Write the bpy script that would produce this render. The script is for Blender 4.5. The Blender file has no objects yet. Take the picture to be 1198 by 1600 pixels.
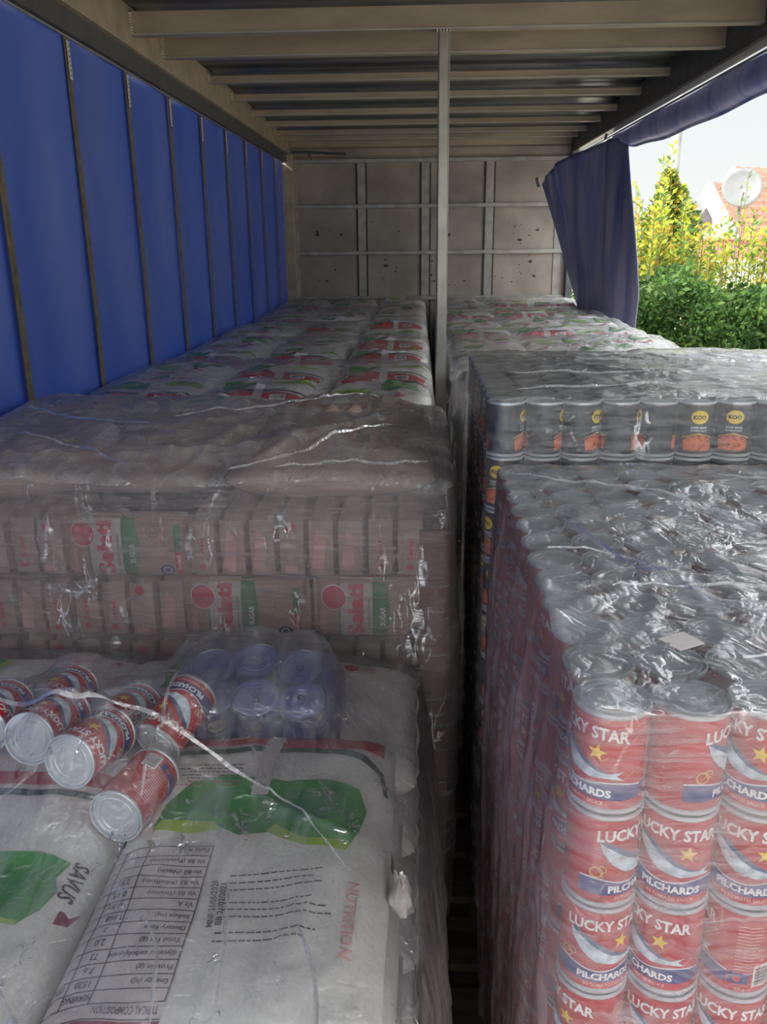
import bpy, bmesh, math, random
import numpy as np
from mathutils import Vector, Matrix

PI = math.pi
scene = bpy.context.scene
COL = scene.collection
ZC = 1.70                      # eye height above the truck bed; all levels below are given relative to the eye

# ------------------------------------------------------------------ camera
FPX = 1319.0
ROLL, PITCH, YAW = 0.0104, math.radians(17.7), math.radians(2.5)
fw = Vector((-math.sin(YAW)*math.cos(PITCH), math.cos(YAW)*math.cos(PITCH), -math.sin(PITCH)))
r0 = Vector((math.cos(YAW), math.sin(YAW), 0)); u0 = r0.cross(fw)
c_, s_ = math.cos(ROLL), math.sin(ROLL)
RR = c_*r0 - s_*u0; UU = s_*r0 + c_*u0
cam_d = bpy.data.cameras.new('camera'); cam = bpy.data.objects.new('camera', cam_d); COL.objects.link(cam)
cam_d.sensor_fit = 'HORIZONTAL'; cam_d.sensor_width = 36.0; cam_d.lens = FPX/1198.0*36.0
cam_d.clip_start = 0.02; cam_d.clip_end = 300
m3 = Matrix((RR, UU, -fw)).transposed()
cam.matrix_world = Matrix.Translation((0, 0, ZC)) @ m3.to_4x4()
scene.camera = cam

# ------------------------------------------------------------------ sky, sun, exposure
scene.view_settings.view_transform = 'Standard'
scene.view_settings.look = 'None'
scene.view_settings.gamma = 1.0
scene.view_settings.use_curve_mapping = False
scene.view_settings.exposure = 1.62
world = bpy.data.worlds.new('world'); scene.world = world; world.use_nodes = True
wn = world.node_tree.nodes; wl = world.node_tree.links
bg = wn['Background']; bg.inputs['Strength'].default_value = 1.0
tc = wn.new('ShaderNodeTexCoord'); sp = wn.new('ShaderNodeSeparateXYZ'); rp = wn.new('ShaderNodeValToRGB')
wl.new(tc.outputs['Generated'], sp.inputs[0]); wl.new(sp.outputs['Z'], rp.inputs[0]); wl.new(rp.outputs[0], bg.inputs['Color'])
e = rp.color_ramp.elements
e[0].position = 0.0; e[0].color = (0.31, 0.315, 0.305, 1)
e[1].position = 1.0; e[1].color = (0.80, 0.90, 1.0, 1)
x_ = e.new(0.18); x_.color = (0.27, 0.295, 0.305, 1)
x_ = e.new(0.34); x_.color = (1.0, 1.0, 1.0, 1)
dp = wn.new('ShaderNodeVectorMath'); dp.operation = 'DOT_PRODUCT'; dp.inputs[1].default_value = Vector((-0.62, -0.70, 0.36)).normalized(); wl.new(tc.outputs['Generated'], dp.inputs[0])
mxx = wn.new('ShaderNodeMath'); mxx.operation = 'MAXIMUM'; mxx.inputs[1].default_value = 0; wl.new(dp.outputs['Value'], mxx.inputs[0])
pw = wn.new('ShaderNodeMath'); pw.operation = 'POWER'; pw.inputs[1].default_value = 2.0; wl.new(mxx.outputs[0], pw.inputs[0])
ma = wn.new('ShaderNodeMath'); ma.operation = 'MULTIPLY_ADD'; ma.inputs[1].default_value = 1.7; ma.inputs[2].default_value = 1.0; wl.new(pw.outputs[0], ma.inputs[0]); wl.new(ma.outputs[0], bg.inputs['Strength'])
sun_d = bpy.data.lights.new('sun', 'SUN'); sun = bpy.data.objects.new('sun', sun_d); COL.objects.link(sun)
sun_d.energy = 1.35; sun_d.angle = math.radians(0.6); sun_d.color = (1.0, 0.90, 0.74)
sun.rotation_euler = Vector((-0.80, -0.38, 0.62)).to_track_quat('Z', 'Y').to_euler()

# ------------------------------------------------------------------ materials
def nmat(name):
    m = bpy.data.materials.new(name); m.use_nodes = True
    return m, m.node_tree.nodes, m.node_tree.links, m.node_tree.nodes['Principled BSDF']
def mat(name, col, rough=0.6, metal=0.0, var=0.12, nscale=8.0, bump=0.0, bscale=60.0, spec=0.5, stretch=None, col2=None, trans=0.0):
    m, n, l, b = nmat(name)
    b.inputs['Roughness'].default_value = rough; b.inputs['Metallic'].default_value = metal
    b.inputs['Specular IOR Level'].default_value = spec
    t = n.new('ShaderNodeTexCoord'); mp = n.new('ShaderNodeMapping'); l.new(t.outputs['Object'], mp.inputs[0])
    if stretch: mp.inputs['Scale'].default_value = stretch
    nz = n.new('ShaderNodeTexNoise'); nz.inputs['Scale'].default_value = nscale; nz.inputs['Detail'].default_value = 5
    l.new(mp.outputs[0], nz.inputs['Vector'])
    mx = n.new('ShaderNodeMix'); mx.data_type = 'RGBA'
    c2 = col2 if col2 else tuple(c*(1-var*2) for c in col)
    mx.inputs['A'].default_value = (*c2, 1); mx.inputs['B'].default_value = (*[min(1, c*(1+var*0.5)) for c in col], 1)
    rr = n.new('ShaderNodeMapRange'); rr.inputs['From Min'].default_value = 0.3; rr.inputs['From Max'].default_value = 0.62
    l.new(nz.outputs['Fac'], rr.inputs['Value']); l.new(rr.outputs[0], mx.inputs['Factor'])
    l.new(mx.outputs['Result'], b.inputs['Base Color'])
    if bump:
        n2 = n.new('ShaderNodeTexNoise'); n2.inputs['Scale'].default_value = bscale; n2.inputs['Detail'].default_value = 3
        l.new(mp.outputs[0], n2.inputs['Vector'])
        bp = n.new('ShaderNodeBump'); bp.inputs['Strength'].default_value = bump; bp.inputs['Distance'].default_value = 0.004
        l.new(n2.outputs['Fac'], bp.inputs['Height']); l.new(bp.outputs[0], b.inputs['Normal'])
    if trans:
        tr = n.new('ShaderNodeBsdfTranslucent'); l.new(mx.outputs['Result'], tr.inputs['Color'])
        ms = n.new('ShaderNodeMixShader'); ms.inputs[0].default_value = trans
        l.new(b.outputs[0], ms.inputs[1]); l.new(tr.outputs[0], ms.inputs[2])
        l.new(ms.outputs[0], n['Material Output'].inputs['Surface'])
    return m

def film_mat(name, haze=0.2, hvar=0.25, gloss=0.10, rough=0.12, tint=(1, 1, 1), hcol=(0.82, 0.82, 0.84), stretch=(3, 3, 30), bdist=0.003, bstr=0.9, crink=22.0, facet=0.8, glint=0.5, cscale=1.0):
    """thin stretch film: clear, partly milky where layers overlap, glossy wrinkles, white glint lines painted in"""
    m = bpy.data.materials.new(name); m.use_nodes = True; n = m.node_tree.nodes; l = m.node_tree.links
    n.remove(n['Principled BSDF']); out = n['Material Output']
    t = n.new('ShaderNodeTexCoord')
    mp = n.new('ShaderNodeMapping'); l.new(t.outputs['Object'], mp.inputs[0]); mp.inputs['Scale'].default_value = stretch
    nz = n.new('ShaderNodeTexNoise'); nz.inputs['Scale'].default_value = 3.0; nz.inputs['Detail'].default_value = 7; nz.inputs['Roughness'].default_value = 0.65
    nz.inputs['Distortion'].default_value = 0.6
    l.new(mp.outputs[0], nz.inputs['Vector'])
    rr = n.new('ShaderNodeMapRange'); rr.inputs['From Min'].default_value = 0.40; rr.inputs['From Max'].default_value = 0.66
    rr.inputs['To Min'].default_value = haze; rr.inputs['To Max'].default_value = min(1, haze+hvar)
    l.new(nz.outputs['Fac'], rr.inputs['Value'])
    tr = n.new('ShaderNodeBsdfTransparent'); tr.inputs['Color'].default_value = (*tint, 1)
    df = n.new('ShaderNodeBsdfDiffuse'); df.inputs['Color'].default_value = (*hcol, 1)
    tl = n.new('ShaderNodeBsdfTranslucent'); tl.inputs['Color'].default_value = (*hcol, 1)
    hz = n.new('ShaderNodeMixShader'); hz.inputs[0].default_value = 0.35
    l.new(df.outputs[0], hz.inputs[1]); l.new(tl.outputs[0], hz.inputs[2])
    def math_(op, a, b=None, c=None, clamp=False):
        q = n.new('ShaderNodeMath'); q.operation = op; q.use_clamp = clamp
        for i_, v_ in enumerate((a, b, c)):
            if v_ is None: continue
            if isinstance(v_, (int, float)): q.inputs[i_].default_value = v_
            else: l.new(v_, q.inputs[i_])
        return q.outputs[0]
    def nzn(sc, dist=0.0, det=2.0, off=0.0):
        q = n.new('ShaderNodeTexNoise'); q.inputs['Scale'].default_value = sc; q.inputs['Distortion'].default_value = dist; q.inputs['Detail'].default_value = det
        mo = n.new('ShaderNodeMapping'); mo.inputs['Location'].default_value = (off, off*0.7, off*1.3); mo.inputs['Rotation'].default_value = (0.5, 0.45, 0.3); mo.inputs['Scale'].default_value = (1.5, 1.1, 0.5); l.new(t.outputs['Object'], mo.inputs[0]); l.new(mo.outputs[0], q.inputs['Vector']); return q.outputs['Fac']
    cr = math_('SUBTRACT', 1.0, math_('MULTIPLY', math_('ABSOLUTE', math_('SUBTRACT', nzn(11*cscale, 0.8, 1.5, 3.1), 0.5)), 48.0), clamp=True)
    cr2 = math_('SUBTRACT', 1.0, math_('MULTIPLY', math_('ABSOLUTE', math_('SUBTRACT', nzn(26*cscale, 1.0, 1.0, 7.7), 0.5)), 24.0), clamp=True)
    mk = math_('MULTIPLY', math_('SUBTRACT', nzn(6.0*cscale, 0.4, 3.0, 1.7), 0.50), 9.0, clamp=True)
    mk2 = math_('MULTIPLY', math_('SUBTRACT', nzn(17*cscale, 0.2, 2.0, 5.2), 0.53), 14.0, clamp=True)
    glint_fac = math_('MULTIPLY', math_('MAXIMUM', math_('MULTIPLY', cr, math_('MULTIPLY', mk, mk2)), math_('MULTIPLY', cr2, math_('MULTIPLY', mk2, mk))), glint)
    hzf = math_('ADD', rr.outputs[0], math_('MULTIPLY', glint_fac, 0.55), clamp=True)  # glints painted as white lines in the haze, along noise contours
    m1 = n.new('ShaderNodeMixShader'); l.new(hzf, m1.inputs[0]); l.new(tr.outputs[0], m1.inputs[1]); l.new(hz.outputs[0], m1.inputs[2])
    # wrinkles: sharp ridges
    n2 = n.new('ShaderNodeTexNoise'); n2.inputs['Scale'].default_value = crink; n2.inputs['Detail'].default_value = 2.5
    n2.inputs['Distortion'].default_value = 1.6
    l.new(t.outputs['Object'], n2.inputs['Vector'])
    ab = n.new('ShaderNodeMath'); ab.operation = 'SUBTRACT'; ab.inputs[1].default_value = 0.5; l.new(n2.outputs['Fac'], ab.inputs[0])
    a2 = n.new('ShaderNodeMath'); a2.operation = 'ABSOLUTE'; l.new(ab.outputs[0], a2.inputs[0])
    a3 = n.new('ShaderNodeMath'); a3.operation = 'POWER'; a3.inputs[1].default_value = 0.6; l.new(a2.outputs[0], a3.inputs[0])
    a4 = n.new('ShaderNodeMath'); a4.operation = 'MULTIPLY_ADD'; a4.inputs[1].default_value = 0.9; l.new(nz.outputs['Fac'], a4.inputs[0]); l.new(a3.outputs[0], a4.inputs[2])
    wv = n.new('ShaderNodeTexNoise'); wv.inputs['Scale'].default_value = crink*0.5; l.new(t.outputs['Object'], wv.inputs['Vector'])
    vm = n.new('ShaderNodeVectorMath'); vm.operation = 'MULTIPLY_ADD'; vm.inputs[1].default_value = (0.10, 0.10, 0.10); l.new(wv.outputs['Color'], vm.inputs[0]); l.new(t.outputs['Object'], vm.inputs[2])
    vo = n.new('ShaderNodeTexVoronoi'); vo.inputs['Scale'].default_value = crink*1.1; l.new(vm.outputs[0], vo.inputs['Vector'])
    a5 = n.new('ShaderNodeMath'); a5.operation = 'MULTIPLY_ADD'; a5.inputs[1].default_value = facet; l.new(vo.outputs['Distance'], a5.inputs[0]); l.new(a4.outputs[0], a5.inputs[2]); a4 = a5
    bp = n.new('ShaderNodeBump'); bp.inputs['Strength'].default_value = bstr; bp.inputs['Distance'].default_value = bdist
    l.new(a4.outputs[0], bp.inputs['Height'])
    gl = n.new('ShaderNodeBsdfGlossy'); gl.inputs['Roughness'].default_value = rough; gl.inputs['Color'].default_value = (1, 1, 1, 1)
    l.new(bp.outputs[0], gl.inputs['Normal'])
    lw = n.new('ShaderNodeLayerWeight'); lw.inputs['Blend'].default_value = 0.28; l.new(bp.outputs[0], lw.inputs['Normal'])
    g1 = n.new('ShaderNodeMath'); g1.operation = 'MULTIPLY_ADD'; g1.inputs[1].default_value = 0.55; g1.inputs[2].default_value = gloss
    l.new(lw.outputs['Fresnel'], g1.inputs[0])
    g2 = n.new('ShaderNodeMath'); g2.operation = 'MINIMUM'; g2.inputs[1].default_value = 0.85; l.new(math_('ADD', g1.outputs[0], glint_fac), g2.inputs[0])
    m2 = n.new('ShaderNodeMixShader'); l.new(g2.outputs[0], m2.inputs[0]); l.new(m1.outputs[0], m2.inputs[1]); l.new(gl.outputs[0], m2.inputs[2])
    l.new(m2.outputs[0], out.inputs['Surface'])
    return m

M = {}
M['curtain'] = mat('blue_tarp', (0.105, 0.165, 0.46), 0.36, col2=(0.045, 0.13, 0.52), var=0.22, nscale=2.2, bump=0.25, bscale=5, stretch=(1, 1, 0.5), trans=0.16)
M['curtain_dull'] = mat('blue_grey_tarp', (0.42, 0.39, 0.54), 0.36, col2=(0.12, 0.17, 0.42), nscale=3.2, bump=0.2, bscale=12, stretch=(2.2, 2.2, 0.35), trans=0.10)  # deeper blue vertical streaks stand in for shade in the folds
M['webbing'] = mat('tan_webbing', (0.16, 0.125, 0.075), 0.8, var=0.2, nscale=40)
M['tag'] = mat('pale_label_tape', (0.62, 0.57, 0.48), 0.5, var=0.25, nscale=90)
M['beige'] = mat('beige_painted_steel', (0.40, 0.335, 0.24), 0.42, 0.2, var=0.12, nscale=3, stretch=(1, 4, 4))
M['beige_lit'] = mat('beige_lit_edge', (0.50, 0.49, 0.46), 0.35, 0.6, var=0.1)  # paler copy of the beige, puts the bright lit edge into the colour
M['darksteel'] = mat('dark_grey_steel', (0.11, 0.115, 0.12), 0.45, 0.4, var=0.15)
M['rooffoil'] = mat('roof_sheet', (0.20, 0.21, 0.20), 0.30, 0.75, var=0.18, nscale=4, stretch=(1, 3, 1))
M['bulk'] = mat('grey_bulkhead', (0.36, 0.31, 0.26), 0.5, 0.2, var=0.16, nscale=3, bump=0.1, bscale=9)
M['bulkrust'] = mat('rusty_edge', (0.25, 0.13, 0.035), 0.8, var=0.3, nscale=20)
M['bulkrail'] = mat('bulkhead_rail', (0.36, 0.34, 0.31), 0.42, 0.35, var=0.14, nscale=12)
M['scuff'] = mat('dark_scuff', (0.07, 0.06, 0.05), 0.8)
M['alu'] = mat('aluminium', (0.37, 0.355, 0.32), 0.35, 0.65, var=0.1, nscale=10)
M['tin'] = mat('tin_lid', (0.66, 0.71, 0.75), 0.38, 0.45, var=0.06, nscale=30)
M['tin_gold'] = mat('tin_gold_lacquer', (0.55, 0.52, 0.43), 0.34, 0.8, var=0.06, nscale=30)
M['rim'] = mat('tin_rim', (0.60, 0.55, 0.45), 0.28, 0.85, var=0.05)
M['red'] = mat('label_red', (0.50, 0.018, 0.020), 0.22, 0.0, var=0.10, nscale=20)
M['redfoil'] = mat('label_orange_streak', (0.75, 0.16, 0.04), 0.4)
M['white'] = mat('print_white', (0.85, 0.85, 0.84), 0.45, var=0.02)
M['yellow'] = mat('print_yellow', (0.90, 0.62, 0.02), 0.45, var=0.03)
M['navy'] = mat('print_navy', (0.010, 0.030, 0.20), 0.4, var=0.05)
M['fish'] = mat('print_fish_silver', (0.62, 0.76, 0.84), 0.4, var=0.25, nscale=80)
M['fishback'] = mat('print_fish_back', (0.04, 0.13, 0.28), 0.4)
M['black'] = mat('print_black', (0.02, 0.02, 0.022), 0.5, var=0.0)
M['pink'] = mat('print_pink', (0.80, 0.42, 0.38), 0.5)
M['gold'] = mat('print_gold', (0.72, 0.45, 0.08), 0.4)
M['koo'] = mat('label_charcoal', (0.022, 0.024, 0.035), 0.3, var=0.1, nscale=20)
M['koogrey'] = mat('label_grey_band', (0.10, 0.11, 0.14), 0.35)
M['bean'] = mat('print_beans', (0.72, 0.15, 0.035), 0.45, var=0.35, nscale=110)
M['green'] = mat('print_leaf_green', (0.075, 0.36, 0.075), 0.55, var=0.35, nscale=9, col2=(0.03, 0.20, 0.05))
M['lime'] = mat('print_lime', (0.40, 0.60, 0.06), 0.55, var=0.2)
M['dgreen'] = mat('print_dark_green', (0.02, 0.085, 0.065), 0.55)
M['midgreen'] = mat('print_mid_green', (0.03, 0.26, 0.09), 0.5)
M['crimson'] = mat('print_crimson', (0.60, 0.02, 0.045), 0.5, var=0.08)
M['maroon'] = mat('print_maroon', (0.30, 0.03, 0.07), 0.5)
M['ink'] = mat('print_ink', (0.10, 0.07, 0.085), 0.6, var=0.0)
M['sack'] = mat('white_woven_sack', (0.80, 0.79, 0.76), 0.55, var=0.05, nscale=14, bump=0.25, bscale=120)
M['sackpanel'] = mat('sack_pinkish_panel', (0.74, 0.68, 0.68), 0.5, var=0.04)
M['paper'] = mat('sugar_paper', (0.46, 0.31, 0.22), 0.6, var=0.10, nscale=12, bump=0.3, bscale=40)
M['paperw'] = mat('sugar_white', (0.62, 0.58, 0.54), 0.5, var=0.05)
M['papere'] = mat('sugar_packet_pale', (0.50, 0.37, 0.31), 0.55, var=0.12, nscale=12, bump=0.3, bscale=40)
M['selred'] = mat('sugar_red', (0.68, 0.02, 0.07), 0.5, var=0.06)
M['doodle'] = mat('doodle_brown', (0.30, 0.20, 0.14), 0.6)
M['kraft'] = mat('kraft_board', (0.16, 0.05, 0.03), 0.7, var=0.15, nscale=6)
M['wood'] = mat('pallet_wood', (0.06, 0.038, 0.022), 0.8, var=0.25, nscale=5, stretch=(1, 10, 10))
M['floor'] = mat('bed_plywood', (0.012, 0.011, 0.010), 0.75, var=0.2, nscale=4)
M['bluefilm'] = mat('blue_plastic', (0.02, 0.06, 0.30), 0.3, var=0.1)
M['leafd'] = mat('leaf_dark', (0.055, 0.125, 0.03), 0.5, var=0.35, nscale=1.2, trans=0.3)
M['leafm'] = mat('leaf_mid', (0.15, 0.26, 0.05), 0.5, var=0.3, nscale=1.2, trans=0.35)
M['leafy'] = mat('leaf_yellow', (0.50, 0.56, 0.06), 0.5, var=0.25, nscale=1.2, trans=0.4)
M['leafo'] = mat('leaf_amber', (0.60, 0.40, 0.05), 0.5, var=0.25, nscale=1.2, trans=0.4)
M['twig'] = mat('twig_brown', (0.16, 0.11, 0.05), 0.8)
M['plaster'] = mat('white_plaster', (0.80, 0.79, 0.75), 0.8, var=0.04, nscale=2)
M['pinkwall'] = mat('pink_wall', (0.62, 0.20, 0.20), 0.8, var=0.08, nscale=1)
M['glassd'] = mat('dark_window', (0.10, 0.09, 0.09), 0.2)
M['tile'] = mat('terracotta_tile', (0.36, 0.17, 0.11), 0.8, var=0.25, nscale=6, stretch=(1, 1, 4))
M['dish'] = mat('dish_grey', (0.17, 0.175, 0.17), 0.5, var=0.06)
M['polemat'] = mat('galvanised_pole', (0.34, 0.335, 0.31), 0.5, 0.1, var=0.15, nscale=3)
M['ground'] = mat('yard_concrete', (0.38, 0.33, 0.27), 0.9, var=0.15, nscale=1.5)

# ------------------------------------------------------------------ numeric helpers
def _h(ix, iy, seed):
    n = (ix*374761393 + iy*668265263 + seed*2246822519) & 0xffffffff
    n = ((n ^ (n >> 13))*1274126177) & 0xffffffff
    return ((n ^ (n >> 16)) & 0xffff)/65535.0
def vnoise(x, y, seed=0):
    x = np.asarray(x, float); y = np.asarray(y, float)
    ix = np.floor(x).astype(np.int64); iy = np.floor(y).astype(np.int64); fx = x-ix; fy = y-iy
    fx = fx*fx*(3-2*fx); fy = fy*fy*(3-2*fy)
    a = _h(ix, iy, seed); b = _h(ix+1, iy, seed); c = _h(ix, iy+1, seed); d = _h(ix+1, iy+1, seed)
    return (a*(1-fx)+b*fx)*(1-fy)+(c*(1-fx)+d*fx)*fy
def ridge(x, y, seed=0):
    """sharp creases, 0..1 with narrow peaks"""
    wx = x+1.3*vnoise(x*0.7, y*0.7, seed+5); wy = y+1.3*vnoise(x*0.7+9, y*0.7, seed+6)
    r = 1-np.abs(2*vnoise(wx, wy, seed)-1)
    r2 = 1-np.abs(2*vnoise(wx*2.1, wy*2.1, seed+1)-1)
    return 0.68*r**4+0.32*r2**4

# ------------------------------------------------------------------ mesh helpers
class MB:
    def __init__(s): s.v = []; s.f = []; s.m = []; s.mats = []
    def mi(s, m):
        if m not in s.mats: s.mats.append(m)
        return s.mats.index(m)
    def add(s, vs, fs, m):
        o = len(s.v); k = s.mi(m)
        s.v.extend([tuple(map(float, p)) for p in vs])
        for f in fs: s.f.append(tuple(i+o for i in f)); s.m.append(k)
        return s
    def box(s, x0, x1, y0, y1, z0, z1, m):
        return s.add([(x0,y0,z0),(x1,y0,z0),(x1,y1,z0),(x0,y1,z0),(x0,y0,z1),(x1,y0,z1),(x1,y1,z1),(x0,y1,z1)],
                     [(0,3,2,1),(4,5,6,7),(0,1,5,4),(1,2,6,5),(2,3,7,6),(3,0,4,7)], m)
    def tube(s, pts, r, m, n=8):
        pts = [Vector(p) for p in pts]; vs = []; fs = []
        rs = r if isinstance(r, (list, tuple)) else [r]*len(pts)
        for i, p in enumerate(pts):
            d = (pts[min(i+1, len(pts)-1)]-pts[max(i-1, 0)]).normalized()
            a = d.orthogonal().normalized(); b = d.cross(a)
            for k in range(n):
                t = 2*PI*k/n; vs.append(p+(a*math.cos(t)+b*math.sin(t))*rs[i])
        for i in range(len(pts)-1):
            for k in range(n):
                fs.append((i*n+k, i*n+(k+1) % n, (i+1)*n+(k+1) % n, (i+1)*n+k))
        fs.append(tuple(range(n))[::-1]); fs.append(tuple((len(pts)-1)*n+k for k in range(n)))
        return s.add(vs, fs, m)
    def lathe(s, prof, m, n=28, cap0=True, cap1=True):
        vs = []; fs = []
        for r, z in prof:
            for k in range(n):
                t = 2*PI*k/n; vs.append((r*math.cos(t), r*math.sin(t), z))
        for i in range(len(prof)-1):
            for k in range(n): fs.append((i*n+k, i*n+(k+1) % n, (i+1)*n+(k+1) % n, (i+1)*n+k))
        if cap0: fs.append(tuple(range(n))[::-1])
        if cap1: fs.append(tuple((len(prof)-1)*n+k for k in range(n)))
        return s.add(vs, fs, m)
    def grid(s, P, m, flip=False, closed_u=False):
        """P: (nu,nv,3) array"""
        nu, nv = P.shape[:2]; vs = P.reshape(-1, 3).tolist(); o = len(s.v); k = s.mi(m); s.v.extend(map(tuple, vs))
        for i in range(nu-1+(1 if closed_u else 0)):
            i2 = (i+1) % nu
            for j in range(nv-1):
                f = (o+i*nv+j, o+i2*nv+j, o+i2*nv+j+1, o+i*nv+j+1)
                s.f.append(f[::-1] if flip else f); s.m.append(k)
        return s
    def mesh(s, name):
        me = bpy.data.meshes.new(name); me.from_pydata(s.v, [], s.f)
        for m in s.mats: me.materials.append(m)
        me.polygons.foreach_set('material_index', s.m); me.update(); return me
    def build(s, name, parent=None, smooth=False, bevel=0.0, loc=None):
        o = bpy.data.objects.new(name, s.mesh(name)); COL.objects.link(o)
        if smooth:
            o.data.polygons.foreach_set('use_smooth', [True]*len(o.data.polygons))
            o.data.set_sharp_from_angle(angle=math.radians(40))
        if bevel:
            b = o.modifiers.new('bevel', 'BEVEL'); b.width = bevel; b.segments = 2; b.limit_method = 'ANGLE'
        if parent: o.parent = parent
        if loc: o.location = loc
        return o
def empty(name, loc=(0, 0, 0), rot=(0, 0, 0)):
    o = bpy.data.objects.new(name, None); COL.objects.link(o); o.location = loc; o.rotation_euler = rot
    o.empty_display_size = 0.05; return o
def tag(o, label=None, cat=None, group=None, kind=None):
    if label: o['label'] = label
    if cat: o['category'] = cat
    if group: o['group'] = group
    if kind: o['kind'] = kind
    return o
KIDS = {}
def reg(root, kids): KIDS[root.name] = [(k, KIDS.get(k.name, [])) for k in kids]
def dup(root, loc, rot=(0, 0, 0), label=None, cat=None, group=None):
    r = root.copy(); COL.objects.link(r); r.location = loc; r.rotation_euler = rot
    for ch in root.children:
        c = ch.copy(); COL.objects.link(c); c.parent = r
        for g in ch.children:
            d = g.copy(); COL.objects.link(d); d.parent = c
    tag(r, label, cat, group); return r
ORD = ['first', 'second', 'third', 'fourth', 'fifth', 'sixth', 'seventh', 'eighth', 'ninth', 'tenth', 'eleventh', 'twelfth', 'thirteenth', 'fourteenth', 'fifteenth', 'sixteenth', 'seventeenth', 'eighteenth']

# ---- flat artwork: polygons and lettering cut finely so that they can be laid on curved skins
def cutpoly(vs, fs, cell):
    bm = bmesh.new(); bv = [bm.verts.new((x, y, 0)) for x, y in vs]
    for f in fs:
        try: bm.faces.new([bv[i] for i in f])
        except ValueError: pass
    bmesh.ops.triangulate(bm, faces=bm.faces[:])
    if cell:
        xs = [v[0] for v in vs]; ys = [v[1] for v in vs]
        for ax, (a, b) in enumerate(((min(xs), max(xs)), (min(ys), max(ys)))):
            k = math.floor(a/cell)+1
            while k*cell < b:
                co = [0, 0, 0]; no = [0, 0, 0]; co[ax] = k*cell; no[ax] = 1
                bmesh.ops.bisect_plane(bm, geom=bm.verts[:]+bm.edges[:]+bm.faces[:], dist=1e-7, plane_co=co, plane_no=no)
                k += 1
    bm.verts.index_update()
    V = [(v.co.x, v.co.y) for v in bm.verts]; F = [tuple(v.index for v in f.verts) for f in bm.faces]
    # keep faces turned up
    out = []
    for f in F:
        a = sum(V[f[i]][0]*V[f[(i+1) % len(f)]][1]-V[f[(i+1) % len(f)]][0]*V[f[i]][1] for i in range(len(f)))
        out.append(f if a > 0 else f[::-1])
    bm.free(); return V, out
_tx = {}
def text2d(t, bold=0.02, narrow=1.0, shear=0.0):
    key = (t, bold, narrow, shear)
    if key in _tx: return _tx[key]
    cu = bpy.data.curves.new('t', 'FONT'); cu.body = t; cu.size = 1.0; cu.offset = bold; cu.resolution_u = 2
    cu.align_x = 'CENTER'; cu.align_y = 'CENTER'; cu.shear = shear
    o = bpy.data.objects.new('t', cu); COL.objects.link(o); dg = bpy.context.evaluated_depsgraph_get(); dg.update()
    me = o.evaluated_get(dg).to_mesh()
    V = [(v.co.x*narrow, v.co.y) for v in me.vertices]; F = [tuple(p.vertices) for p in me.polygons]
    o.evaluated_get(dg).to_mesh_clear(); bpy.data.objects.remove(o); bpy.data.curves.remove(cu)
    if V:
        xs = [v[0] for v in V]; ys = [v[1] for v in V]; cx = (min(xs)+max(xs))/2; cy = (min(ys)+max(ys))/2
        h = max(ys)-min(ys); V = [((x-cx)/h, (y-cy)/h) for x, y in V]      # normalised to height 1
    _tx[key] = (V, F); return V, F
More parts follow.
